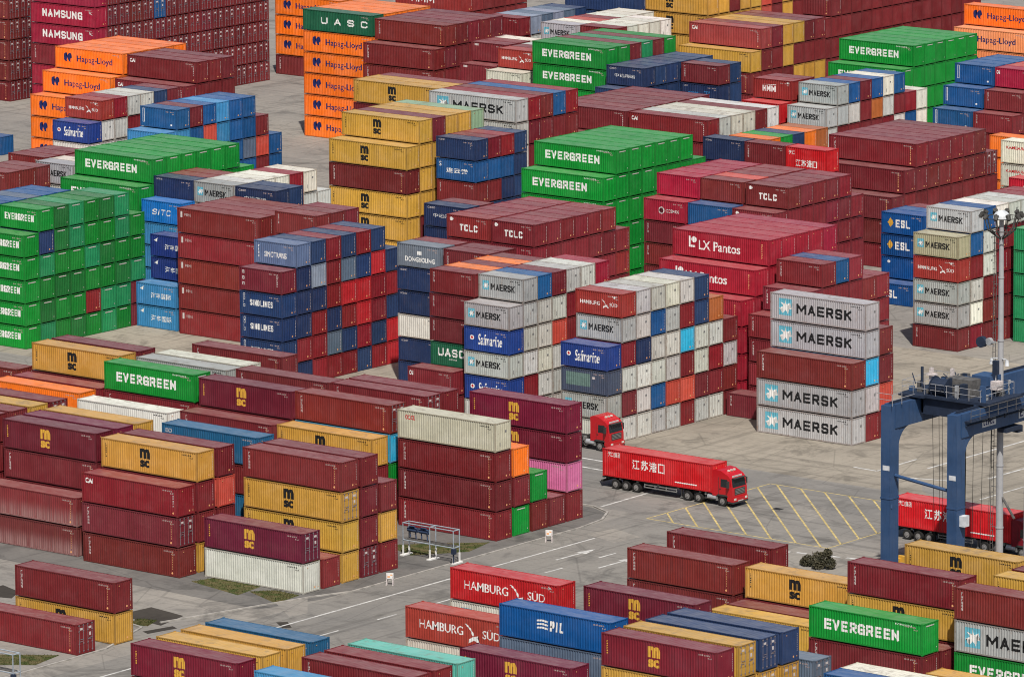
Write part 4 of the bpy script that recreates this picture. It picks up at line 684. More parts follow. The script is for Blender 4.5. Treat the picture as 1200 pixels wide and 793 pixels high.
 ('white boxes behind upper green', -523.54, 654.25, 20, 2.590, 2.44, ['k k k k k K', 'M M M M M w', 'M M M M M s', 'M M M M M M', 'M M M M M w', 'k k k k k w', 'M M M M M w'], [[0, 0, 0, 0, 0, 5], [0, 0, 0, 0, 0, 1], [0, 0, 0, 0, 0, 1], [0, 0, 0, 0, 0, 1], [0, 0, 0, 0, 0, 1], [0, 0, 0, 0, 0, 1], [0, 0, 0, 0, 0, 1]]),
 ('white row behind upper green', -517.40, 655.00, 20, 2.590, 2.44, ['M M M M M M', 'M M M M M w', 'M M M M M w', 'k k k k k w', 'M M M M M w'], [[0, 0, 0, 0, 0, 1], [0, 0, 0, 0, 0, 1], [0, 0, 0, 0, 0, 1], [0, 0, 0, 0, 0, 1], [0, 0, 0, 0, 0, 2]]),
 ('navy block at top edge', -534.31, 673.02, 40, 2.900, 2.44, ['n n n n n n'], [[0, 0, 0, 0, 1, 5]]),
 ('yellow block at top edge', -525.11, 677.48, 40, 2.900, 2.44, ['Y Y Y Y Y Y', 'y y y y y y', 'y y y y y M', 'y y y y y y', 'y y y y y y', 's s s s s s', 'M M M M M M', 'y y y y y y', 'M M M M M M'], [[0, 0, 0, 3, 5, 5], [0, 0, 0, 0, 1, 1], [0, 0, 0, 0, 1, 1], [0, 0, 0, 0, 1, 1], [0, 0, 0, 0, 1, 1], [0, 0, 0, 0, 1, 1], [0, 0, 0, 0, 1, 1], [0, 0, 0, 0, 1, 1], [0, 0, 0, 0, 1, 0]]),
 ('yellow striped block at upper right', -512.00, 669.60, 40, 2.900, 2.44, ['M M M y', 'M M M M sa', 'M M M M M', 'M M M y y', 'M M y M y', 'M M y M M', 'M M y M M'], [[0, 1, 3, 5], [0, 0, 1, 2, 5], [0, 0, 1, 1, 4], [0, 0, 1, 1, 4], [0, 0, 1, 1, 4], [0, 0, 1, 1, 4], [0, 0, 1, 1, 4]]),
 ('dark maroon wall at top right', -523.22, 701.04, 40, 2.900, 2.44, ['M M M M', 'M M M M M M', 'M M M M M M', 'M M M M M M', 'M M M M M M', 'M M M M M M', 'M M M M M M', 'M M M M M M', 'M M M M M M', 'M M M M M M', 'M M M M M M', 'M M M M M M', 'M M M M M M', 'M M M M M M', 'M M M M M M', 'M M M M M M'], [[0, 1, 1, 1], [0, 1, 1, 1, 5, 0], [0, 0, 1, 1, 1, 0], [0, 0, 1, 1, 1, 0], [0, 0, 1, 1, 1, 0], [0, 0, 1, 1, 1, 0], [0, 0, 1, 1, 1, 0], [0, 0, 1, 1, 1, 0], [0, 0, 1, 1, 1, 0], [0, 0, 1, 1, 1, 0], [0, 0, 1, 1, 0, 0], [0, 0, 1, 1, 0, 0], [0, 0, 1, 1, 0, 0], [0, 0, 1, 1, 0, 0], [0, 0, 1, 1, 0, 0], [0, 0, 0, 1, 0, 0]]),
 ('maroon stacks behind top right', -505.00, 752.00, 40, 2.900, 2.44, ['M M M M M M', 'M M M M M M', 'M M M M M M', 'M M M M M M', 'M M M M M M', 'M M M M M M', 'M M M M M M', 'M M M M M M', 'M M M M M M', 'M M M M M M', 'M M M M M M', 'M M M M M M'], [[0, 0, 0, 0, 0, 0], [0, 0, 0, 0, 0, 0], [0, 0, 0, 0, 0, 0], [0, 0, 0, 0, 0, 0], [0, 0, 0, 0, 0, 0], [0, 0, 0, 0, 0, 0], [0, 0, 0, 0, 0, 0], [0, 0, 0, 0, 0, 0], [0, 0, 0, 0, 0, 0], [0, 0, 0, 0, 0, 0], [0, 0, 0, 0, 0, 0], [0, 0, 0, 0, 0, 0]]),
 ('orange stacks behind top right', -489.50, 733.00, 40, 2.900, 2.44, ['o o o o o', 'o o o o o', 'o o o o o', 'o o o o o', 'o o o o o', 'o o o o o', 'o o o o o', 'o o o o o'], [[0, 0, 0, 0, 0], [0, 0, 0, 0, 0], [0, 0, 0, 0, 0], [0, 0, 0, 0, 0], [0, 0, 0, 0, 0], [0, 0, 0, 0, 0], [0, 0, 0, 0, 0], [0, 0, 0, 0, 0]]),
 ('green block at upper right', -486.20, 668.60, 40, 2.900, 2.44, ['E E E E', 'E E E E E', 'E E E E E', 'E E E E E', 'E E E E E', 'E E E E E', 'E E E E E'], [[0, 0, 0, 5], [0, 0, 0, 1, 5], [0, 1, 1, 1, 4], [0, 1, 1, 1, 4], [0, 0, 1, 1, 4], [0, 0, 0, 1, 4], [0, 0, 0, 1, 4]]),
 ('orange stack at top right', -491.94, 705.92, 40, 2.900, 2.44, ['h h h h', 'H H H H H'], [[0, 0, 3, 5], [0, 0, 0, 1, 5]]),
]
ORD = 'front second third fourth fifth sixth seventh eighth ninth tenth eleventh twelfth thirteenth fourteenth fifteenth sixteenth'.split()
def words(code, front):
    w = PAL[pkey(code)][2]; c = code.rstrip('d') if code != '?' else code
    if front:
        pre = {'m': 'gold lettered', 'Y': 'black lettered', 'E': 'white lettered', 'K': 'star marked', 'K2': 'star marked', 'H': 'navy lettered', 'h': 'navy lettered', 'O': 'red lettered', 'w9': 'red lettered', 'Z9': 'dot marked', 'r8': 'disc marked', 'D2': 'green panelled'}
        if c in pre: return pre[c] + ' ' + w
        if c in LETTERED: return 'white lettered ' + w
    if code.endswith('d') and code != 'd': return w + ' door end'
    return w
def setmat(o, i, m):
    o.material_slots[i].link = 'OBJECT'; o.material_slots[i].material = m
def link(name, me, parent):
    o = bpy.data.objects.new(name, me); COL.objects.link(o); o.parent = parent; return o
def container(code, L, H, x, y, z, st, label, name=None, group=None):
    door = code.endswith('d') and len(code) > 1; rnd = random.Random(hash((round(x * 7), round(y * 11), round(z * 13))))
    nm = name or ('short_container' if L == 20 else 'long_container'); cat = 'short container' if L == 20 else 'long container'
    g = group or ('short containers stacked in the yard' if L == 20 else 'long containers stacked in the yard')
    tv = rnd.uniform(.86, 1.12) if pkey(code) not in ('k', 'K', 'w') else rnd.uniform(.70, 1.2); hv = .16 if pkey(code)[0] in 'MmlLxrc?' else .04
    tc = (tv * rnd.uniform(1 - hv, 1 + hv), tv * rnd.uniform(1 - hv * 1.6, 1 + hv * 1.6), tv * rnd.uniform(1 - hv * 1.6, 1 + hv * 1.6), 1)
    loc = (x + rnd.uniform(-.05, .05), y + rnd.uniform(-.02, .02), z)
    pm, pr, pf = pmat(code), pmat(code, True), pmat(code, False, True)
    if st in 'bB':
        root = thing(nm, label, cat, loc, 0, g); parts = []
        for part in ('side_panel', 'roof', 'door' if door else 'end_wall', 'frame'):
            o = link(part, cmesh(part, L, H), root); setmat(o, 0, pr if part == 'roof' else pf if part == 'frame' else pm); parts.append(o)
    else:
        root = bpy.data.objects.new(nm, cmesh('body', L, H, door)); COL.objects.link(root); root.location = loc
        setmat(root, 0, pm); setmat(root, 1, pr); setmat(root, 2, pf); tag(root, label, cat, g); parts = [root]
    for o in parts: o.color = tc
    if st in 'AB':
        me = lmesh(code, L, H)
        if me: link('lettering', me, root)
    if not door: link('code_marking', endmarks(code, L, H), root)
    return root
mass = {}      # every far, small or hidden box goes into one mesh
def mass_add(code, L, H, x, y, z, vis):
    door = code.endswith('d') and len(code) > 1
    mass.setdefault((pkey(code)), []).append((L, H, x, y, z, vis, door))
for ph, bx, by, L, H, pitch, cols, sts in BAYS:
    n = len(cols)
    for ci, (col, st) in enumerate(zip(cols, sts)):
        toks = col.split()
        for ti, (code, s) in enumerate(zip(toks, ['hsaAbB'[j] for j in st])):
            x, y, z = bx, by + ci * pitch, ti * H
            if s in 'hs': mass_add(code, L, H, x, y, z, s == 's'); continue
            top = len(toks) - 1 - ti
            tier = 'top' if top == 0 else ('second from top' if top == 1 else ORD[top] + ' from top')
            lab = words(code, s in 'AB') + ' container'
            if len(toks) > 1: lab += ', ' + tier
            if n > 1: lab += ' ' + ORD[ci] + ' column'
            lab += ', ' + ph
            container(code, L, H, x, y, z, s, lab)
def build_mass():
    V = []; F = []; MI = []; mats = []; TI = []; rnd = random.Random(5)
    def slot(m):
        if m not in mats: mats.append(m)
        return mats.index(m)
    for pk, lst in mass.items():
        sl = [slot(pmat(pk)), slot(pmat(pk, True)), slot(pmat(pk, False, True)), slot(ROD), slot(DARK), slot(OFFW)]
        for L, H, x, y, z, vis, door in lst:
            if vis: me = cmesh('body', L, H, door); vs = [v.co for v in me.vertices]; fs = [(tuple(p.vertices), p.material_index) for p in me.polygons]
            else:
                b = MB(); b.box(.01, .01, .0, LEN[L] - .01, CW - .01, H - GAP); vs = b.v; fs = [(f, 0) for f in b.f]
            base = len(V); V += [(v[0] + x, v[1] + y, v[2] + z) for v in vs]; tv = rnd.uniform(.8, 1.15); tr = rnd.uniform(.93, 1.08)
            for f, mi in fs:
                F.append(tuple(base + i for i in f)); MI.append(sl[mi]); TI += [tv * tr, tv, tv, 1.0] * len(f)
    me = bpy.data.meshes.new('container_mass'); me.from_pydata(V, [], F)
    for m in mats: me.materials.append(m)
    me.polygons.foreach_set('material_index', MI); tint(me, TI); me.update()
    o = bpy.data.objects.new('container_mass', me); COL.objects.link(o)
    tag(o, 'far and half hidden containers packed between and behind the nearer stacks', 'containers', kind='stuff')
build_mass()
# ------------------------------------------------------------------ trucks
RED = NT('truck_red', .32, .5); RED.b.inputs['Base Color'].default_value = (.48, .008, .014, 1); RED.b.inputs['Coat Weight'].default_value = .3; RED = RED.m
DRED = plain('truck_dark_red', (.20, .010, .020), .4)  # crimson cab colour, darkened to paint in the shadow lying on it
TYRE = plain('tyre_rubber', (.022, .021, .020), .9); RIM = plain('steel_rim', (.30, .29, .28), .5, .4)
CHAS = plain('chassis_black', (.045, .043, .041), .7); CHGREY = plain('chassis_grey', (.20, .20, .19), .6)
GLASS = plain('dark_glass', (.015, .02, .024), .12, spec=.6); LAMP = plain('lamp_lens', (.65, .62, .55), .25); GALV = plain('galvanised_steel', (.42, .43, .44), .5, .3)
def wheel(parent, x, y, r=.50, w=.30, out=-1):
    m = MB(); m.tube((x, y - w/2, r), (x, y + w/2, r), r, 20, 0); o = m.build('wheel', TYRE, parent)
    k = MB(); yy = y + out * (w/2 + .004); k.tube((x, yy, r), (x, yy + out * .012, r), r * .58, 16, 0); k.tube((x, yy + out * .012, r), (x, yy + out * .08, r), r * .20, 10, 0)
    k.build('rim', RIM, o); return o
def tractor(name, label, x, y, body=None):
    """6x4 cab-over tractor heading +x, near side at y, rear of chassis at x"""
    body = body or RED; t = thing(name, label, 'truck', (x, y, 0), 0, 'red port tractors')
    c = MB()
    for yy in (.55, 1.75): c.box(.0, yy, .72, 5.9, yy + .12, .98, 0)
    c.box(.2, .67, .80, .5, 1.75, .92, 0); c.box(2.6, .67, .80, 2.9, 1.75, .92, 0); c.box(.55, .75, .98, 2.1, 1.70, 1.10, 0); c.box(5.2, .4, .45, 6.2, 2.05, .75, 0)
    c.build('chassis', CHAS, t)
    for wx in (.85, 2.20):
        for yy, oo in ((.28, -1), (2.17, 1)): wheel(t, wx, yy, .50, .52, oo)
    for yy, oo in ((.20, -1), (2.25, 1)): wheel(t, 5.15, yy, .50, .30, oo)
    m = MB(); prof = [(3.95, 1.0), (4.45, 1.0), (4.55, 1.08), (4.72, 1.12), (5.58, 1.12), (5.75, 1.05), (5.78, .62), (6.34, .55), (6.40, 1.15), (6.38, 1.75), (6.16, 2.85), (5.9, 3.12), (5.0, 3.55), (4.3, 3.62), (3.95, 3.5)]
    m.prism(prof, .02, 2.45, 0); m.build('cab', body, t)
    g = MB()
    g.face(((6.345, .16, 1.98), (6.345, 2.31, 1.98), (6.165, 2.25, 2.88), (6.165, .22, 2.88)), 0); g.build('windscreen', GLASS, t)
    v = MB(); v.box(6.17, .30, 2.86, 6.52, 2.17, 2.90, 0); v.build('sun_visor', CHAS, t)
    for yy in (.010, 2.455):
        d = MB(); q = [(4.95, 1.95), (5.95, 1.95), (5.98, 2.3), (5.78, 2.75), (4.98, 2.75)]
        d.face([(a, yy, b) for a, b in (q if yy < 1 else q[::-1])]); d.build('side_window', GLASS, t)
        a = -1 if yy < 1 else 1
        k = MB(); k.box(6.0, yy + (a * .42 if a < 0 else .1), 2.0, 6.12, yy + (a * .1 if a < 0 else .42), 2.65, 0); k.box(6.03, min(yy, yy + a * .15), 2.52, 6.07, max(yy, yy + a * .15), 2.56, 0); k.build('mirror', CHAS, t)
        h = MB(); h.box(4.70, min(yy, yy + a * .015), 1.14, 4.73, max(yy, yy + a * .015), 2.9, 0); h.box(4.8, min(yy, yy + a * .03), 1.72, 5.0, max(yy, yy + a * .03), 1.77, 0); h.build('door_handle', CHAS, t)
    gr = MB(); gr.box(6.38, .42, 1.22, 6.425, 2.05, 1.86, 0)
    for i in range(4): gr.box(6.425, .5, 1.30 + .14 * i, 6.445, 1.97, 1.36 + .14 * i, 1)
    gr.build('grille', [CHAS, CHGREY], t)
    fa = MB()
    for yy in (-.01, 2.20):
        fa.prism([(4.45, 1.02), (5.85, 1.02), (5.80, 1.12), (5.62, 1.20), (4.70, 1.20), (4.50, 1.12)], yy, yy + .28, 0)
    fa.box(5.85, .0, .40, 6.54, 2.47, .56, 0); fa.box(2.95, .05, .55, 4.4, .12, .70, 0); fa.box(3.93, .3, 1.05, 3.96, 2.15, 3.3, 0); fa.build('fender', CHAS, t)
    b = MB(); b.box(6.32, .03, .57, 6.52, 2.44, .98, 0); b.box(6.52, .8, .5, 6.53, 1.67, .66, 1); b.build('bumper', [body, OFFW], t)
    for yy in (.16, 1.95):
        l = MB(); l.box(6.515, yy, .72, 6.535, yy + .36, .92, 0); l.build('headlight', LAMP, t)
    f = MB(); f.tube((3.3, .30, .78), (4.35, .30, .78), .30, 14, 0); f.build('fuel_tank', GALV, t)
    s = MB(); s.box(4.35, .05, .50, 4.55, .45, .95, 0); s.box(2.95, .1, .9, 3.15, .5, 1.3, 0); s.build('step', CHGREY, t)
    r = MB()
    for yy in (.75, 1.2, 1.65): r.box(5.25, yy, 3.40, 5.45, yy + .18, 3.56, 0)
    r.box(6.06, .45, 2.94, 6.10, 2.0, 3.10, 1); r.build('roof_lamp', [LAMP, OFFW], t)
    e = MB(); e.tube((3.75, 2.2, 1.0), (3.75, 2.2, 3.3), .09, 8, 0); e.build('exhaust_stack', CHGREY, t); return t
def trailer(label, x, y, ln=13.6):
    t = thing('container_trailer', label, 'trailer', (x, y, 0), 0, 'skeletal trailers behind the tractors')
    c = MB()
    for yy in (.72, 1.60): c.box(.1, yy, .88, ln - .3, yy + .14, 1.17, 0)
    for xx in (.1, 2.2, 4.4, 7.0, 9.5, 12.2): c.box(xx, .02, 1.02, xx + .22, 2.42, 1.18, 0)
    c.box(-.15, .1, .55, .05, 2.34, .72, 0); c.box(-.05, .8, .55, .05, .95, 1.1, 0); c.box(-.05, 1.5, .55, .05, 1.65, 1.1, 0); c.build('chassis', CHAS, t)
    for wx in (1.75, 3.05, 4.35):
        for yy, oo in ((.28, -1), (2.16, 1)): wheel(t, wx, yy, .50, .52, oo)
    g = MB(); g.box(5.3, .10, .62, 9.4, .14, .72, 0); g.box(5.3, .10, .88, 9.4, .14, .98, 0)
    for xx in (5.3, 6.6, 8.0, 9.3): g.box(xx, .105, .6, xx + .1, .135, 1.05, 0)
    g.build('side_guard', CHGREY, t)
    l = MB()
    for yy in (.5, 1.8): l.box(9.6, yy, .18, 9.75, yy + .15, .95, 0); l.box(9.5, yy - .05, .12, 9.85, yy + .2, .18, 0)
    l.build('landing_leg', CHGREY, t)
    b = MB(); b.box(7.0, .35, .45, 7.9, .72, .86, 0); b.build('tool_box', CHAS, t); return t
trailer('black skeletal trailer under the red container at the crossing', -378.5, 482.2)
tractor('tractor_truck', 'red cab-over truck at the corner of the yellow box junction', -368.6, 482.2)
container('J', 45, 2.9, -378.4, 482.2, 1.20, 'B', 'bright red container with white Chinese lettering on the trailer by the junction', 'long_container', 'red containers on trailers')
trailer('black skeletal trailer seen behind the blue crane legs', -342.1, 481.0)
tractor('tractor_truck', 'crimson truck cab in painted shade cut by the right edge of the picture', -332.2, 481.0, DRED)
container('J', 45, 2.9, -342.0, 481.0, 1.20, 'B', 'bright red container on a trailer behind the blue crane legs', 'long_container', 'red containers on trailers')
trailer('black skeletal trailer mostly hidden behind the gold lettered stack', -404.4, 495.7)
tractor('tractor_truck', 'red truck cab emerging from behind the gold lettered maroon stack', -394.5, 495.7)

# ------------------------------------------------------------------ rubber tyred gantry crane
CBL = paint('crane_blue', (.034, .078, .175), False, .05, .14, .32); CDK = plain('crane_dark', (.02, .03, .055), .6); CRAIL = plain('white_handrail', (.30, .30, .31), .5); ROPE = plain('wire_rope', (.035, .035, .035), .6)
MOT = plain('machinery_grey', (.11, .105, .10), .6, var=.3); PLATE = plain('white_plate', (.60, .62, .64), .5)
def crane():
    xa, xb, ya, yb, zt = -328.7, -321.3, 461.0, 488.0, 18.0
    t = thing('gantry_crane', 'blue rubber tyred gantry crane standing over the right hand stacks', 'gantry crane', (xa, ya, 0))
    X = xb - xa; Y = yb - ya; gw = 1.25
    for gx in (0, X - 0.0):
        m = MB(); m.box(gx, -.1, zt - 2.2, gx + gw, Y + .1, zt, 0)
        for k in range(9): m.box(gx - .01, 1.5 + k * 3, zt - 2.18, gx + gw + .01, 1.6 + k * 3, zt - .02, 0)
        m.build('girder', CBL, t)
        r = MB(); r.box(gx + .35, .0, zt, gx + .75, Y, zt + .06, 0); r.box(gx + .47, .0, zt + .06, gx + .63, Y, zt + .2, 0); r.build('rail', CDK, t)
    for gx in (0, X):
        for gy, s in ((0, 1), (Y, -1)):
            m = MB(); y0, y1 = (gy - .75, gy + .55) if s > 0 else (gy - .55, gy + .75)
            m.box(gx + .08, y0, 1.7, gx + gw - .08, y1, zt - .05, 0); m.box(gx + .04, y0 - .04, 9.2, gx + gw - .04, y1 + .04, 9.35, 0)
            # rounded haunch between leg and girder
            pr = [(0, 0)] + [(2.0 - 2.0 * math.sin(a), -2.0 + 2.0 * math.cos(a)) for a in [i * math.pi / 16 for i in range(0, 9)]]
            yy = y1 if s > 0 else y0
            P = [(yy + s * a, zt - 2.2 + b) for a, b in pr]
            for i in range(1, len(P) - 1):
                for xx in (gx + .12, gx + gw - .12): m.face(((xx, *P[0]), (xx, *P[i]), (xx, *P[i + 1])))
                m.face(((gx + .12, *P[i]), (gx + gw - .12, *P[i]), (gx + gw - .12, *P[i + 1]), (gx + .12, *P[i + 1])))
            m.build('leg', CBL, t)
    for gy in (0, Y):
        m = MB(); m.box(-1.2, gy - .65, 1.0, X + gw + 1.2, gy + .45, 1.9, 0); m.build('sill_beam', CBL, t)
        b = MB(); b.tube((gw, gy - .1, 11.4), (X, gy - .1, 10.7), .17, 8, 0); b.tube((gw - .1, gy - .1, 11.3), (gw - .1 + 1.1, gy - .1, 8.6), .09, 8, 0) if False else None; b.build('cross_tie', CBL, t)
        for wx in (-.6, .9, X + .3, X + 1.8):
            w = MB(); w.tube((wx, gy - .4, .75), (wx, gy + .2, .75), .75, 18, 0); o = w.build('wheel', TYRE, t)
            k = MB(); k.tube((wx, gy - .42, .75), (wx, gy - .404, .75), .42, 14, 0); k.build('rim', RIM, o)
    k = MB(); k.tube((.3, -.45, 11.3), (1.2, -.62, 8.4), .08, 6, 0); k.build('brace', CBL, t)
    # end ties between the girders
    e = MB(); e.box(gw, Y - .3, zt - 1.4, X, Y + .1, zt - .3, 0); e.build('end_tie', CBL, t)
    # walkway, handrails and name plates along the near girder
    w = MB(); w.box(X + gw, .3, zt - .75, X + gw + .75, Y, zt - .68, 0); w.build('walkway', CDK, t)
    h = MB()
    for i in range(19):
        yy = .3 + i * 1.45; h.tube((X + gw + .72, yy, zt - .7), (X + gw + .72, yy, zt + .35), .03, 5, 0)
    for z in (zt - .18, zt + .35): h.tube((X + gw + .72, .3, z), (X + gw + .72, Y, z), .03, 5, 0)
    h.build('handrail', MOT, t)
    c = MB()
    for i in range(8): c.box(X + gw + .05, 4 + i * 2.6, zt - 1.35, X + gw + .14, 4.25 + i * 2.6, zt - .9, 0)
    c.tube((X + gw + .1, .4, zt - 1.15), (X + gw + .1, Y, zt - 1.15), .07, 6, 0); c.build('cable_chain', CDK, t)
    for (y0, y1, z0, z1) in ((3.1, 5.3, zt - 1.75, zt - 1.05), (9.0, 12.6, zt - 1.85, zt - 1.0)):
        p = MB(); p.box(X + gw + .015, y0, z0, X + gw + .05, y1, z1, 0); o = p.build('name_plate', PLATE, t)
        q = MB(); n = 5; r = random.Random(int(y0)); wd = (y1 - y0 - .4) / n
        for i in range(n):
            a = y0 + .2 + i * wd; q.box(X + gw + .05, a, z0 + .15, X + gw + .056, a + .12, z1 - .15, 0)
            if i != 2: q.box(X + gw + .05, a + .12, z0 + .15, X + gw + .056, a + wd * .72, z0 + .28, 0)
            if i % 2: q.box(X + gw + .05, a + .12, z1 - .28, X + gw + .056, a + wd * .72, z1 - .15, 0)
        q.build('lettering', NAVYT, o)
    s = MB()
    for gx in (.3, X + .3): s.box(gx, -.765, 11.9, gx + .75, -.75, 12.35, 0)
    s.build('number_plate', PLATE, t)
    j = MB(); j.box(X + gw - .09, -.3, 7.6, X + gw + .5, .45, 8.6, 0); j.build('control_box', PLATE, t)
    f = MB(); f.box(-.25, -.3, 9.0, .07, .1, 9.6, 0); f.build('lamp_box', CDK, t)
    # ladder-cage platform on the far leg corner
    pr = MB(); pts = [(-.5, -.9), (gw + .2, -.9), (gw + .2, .6)]
    for z in (zt + .55, zt + 1.1):
        for a, b in zip(pts, pts[1:]): pr.tube((*a, z), (*b, z), .03, 5, 0)
    for a in pts: pr.tube((*a, zt), (*a, zt + 1.1), .035, 5, 0)
    pr.tube((gw + .2, .6, zt + .6), (gw + .2, 2.6, zt + .6), .03, 5, 0); pr.build('handrail', CRAIL, t)
    # trolley
    tr = thing('crane_trolley', None, None); tr.pop('label', None); tr.parent = t; tr.location = (0, 3.4, zt + .2); tr.name = 'trolley'
    d = MB(); d.box(-.6, 0, .0, X + gw + .5, 5.6, .28, 0); d.box(-.6, 0, -.35, -.2, 5.6, 0, 0); d.box(-.6, -.5, .02, 2.2, 0, .26, 0)
    d.box(1.4, .4, -1.6, X - .3, .6, 0, 0); d.box(1.4, .4, -1.5, 1.6, 4.6, 0, 0); d.build('deck', CDK, tr)
    n = MB(); n.box(3.6, 1.2, .28, 6.4, 2.7, 1.9, 0); n.build('motor_house', MOT, tr)
    n = MB(); n.box(5.3, 2.9, .28, 7.3, 4.9, 2.1, 0); n.box(3.4, 3.2, .28, 5.0, 4.6, 1.5, 0); n.box(.6, 3.0, .28, 2.4, 4.8, .9, 0); n.build('cabinet', CBL, tr)
    n = MB(); n.tube((2.6, .9, 1.05), (4.2, .9, 1.05), .78, 18, 0); n.tube((2.5, .9, 1.05), (2.6, .9, 1.05), .95, 18, 0); n.tube((4.2, .9, 1.05), (4.3, .9, 1.05), .95, 18, 0); n.build('rope_drum', CDK, tr)
    n = MB()
    for i in range(46):
        rr = random.Random(i); xx, yy = rr.uniform(-.4, X + .9), rr.uniform(.2, 5.2); n.box(xx, yy, .28, xx + rr.uniform(.15, .7), yy + rr.uniform(.15, .6), .28 + rr.uniform(.25, 1.5), (i * 7) % 4)
    for i in range(16):
        rr = random.Random(90 + i); xx, yy = rr.uniform(-.4, X + .5), rr.uniform(.2, 5.0); n.tube((xx, yy, .3 + rr.random()), (xx + rr.uniform(-1.5, 1.5), yy + rr.uniform(-1, 1), .5 + 1.4 * rr.random()), .05, 6, 3)
    n.build('machinery', [MOT, CBL, GALV, CDK], tr)
    n = MB(); n.tube((7.6, 3.4, .2), (7.6, 3.4, 2.9), .06, 6, 0); n.box(7.35, 3.2, 2.3, 7.85, 3.6, 3.6, 1); n.box(7.1, 3.0, .9, 8.1, 3.9, 1.7, 2); n.tube((.9, 1.2, .2), (.9, 1.2, 2.6), .14, 6, 1); n.build('lamp_post', [GALV, CDK, OFFW], tr)
    n = MB(); xs = [-.55 + i * 1.25 for i in range(8)]
    for yy in (0.05, 5.5):
        for xx in xs: n.tube((xx, yy, .28), (xx, yy, 1.38), .03, 5, 0)
        for z in (.8, 1.38): n.tube((xs[0], yy, z), (xs[-1], yy, z), .03, 5, 0)
    for xx in (xs[0], xs[-1]):
        for z in (.8, 1.38): n.tube((xx, .05, z), (xx, 5.5, z), .03, 5, 0)
        for yy in (1.9, 3.7): n.tube((xx, yy, .28), (xx, yy, 1.38), .03, 5, 0)
    n.build('handrail', CRAIL, tr)
    n = MB(); n.box(1.7, 1.2, .28, 2.0, 1.5, 2.6, 0); n.box(1.5, 1.0, 1.9, 2.3, 1.7, 2.05, 0); n.box(2.9, 2.8, .28, 3.2, 3.1, 2.4, 0); n.build('cable_post', OFFW, tr)
    n = MB()
    for xx, yy in ((2.2, 1.0), (3.3, 1.0), (4.6, 1.1), (2.2, 4.6), (3.4, 4.7), (4.4, 4.6), (5.4, 4.7), (6.4, 4.6), (1.8, 2.6), (5.9, 1.2)):
        n.tube((xx, yy, -.2), (xx + (3.9 - xx) * .12, yy + (2.8 - yy) * .1, -zt + 2.4), .024, 5, 0)
    n.build('hoist_rope', ROPE, tr)
    n = MB(); n.box(-2.3, 1.9, -zt + 1.6, 9.8, 2.3, -zt + 2.2, 0); n.box(-2.3, 3.3, -zt + 1.6, 9.8, 3.7, -zt + 2.2, 0); n.box(-2.3, 1.6, -zt + 1.6, -1.9, 4.0, -zt + 2.0, 0); n.box(9.4, 1.6, -zt + 1.6, 9.8, 4.0, -zt + 2.0, 0); n.box(2.4, 1.8, -zt + 2.2, 5.4, 3.8, -zt + 2.6, 0)
    n.build('spreader', GOLD, tr)
    n = MB(); n.box(X + .3, 7.0, -2.9, X + 1.3, 9.5, -2.5, 0); n.box(X + .2, 7.2, -2.6, X + .5, 7.5, -.3, 0); n.box(X + .6, 9.0, -3.2, X + 1.2, 9.8, -2.6, 0); n.build('cable_hanger', CDK, t).location = (0, 0, zt)
crane()

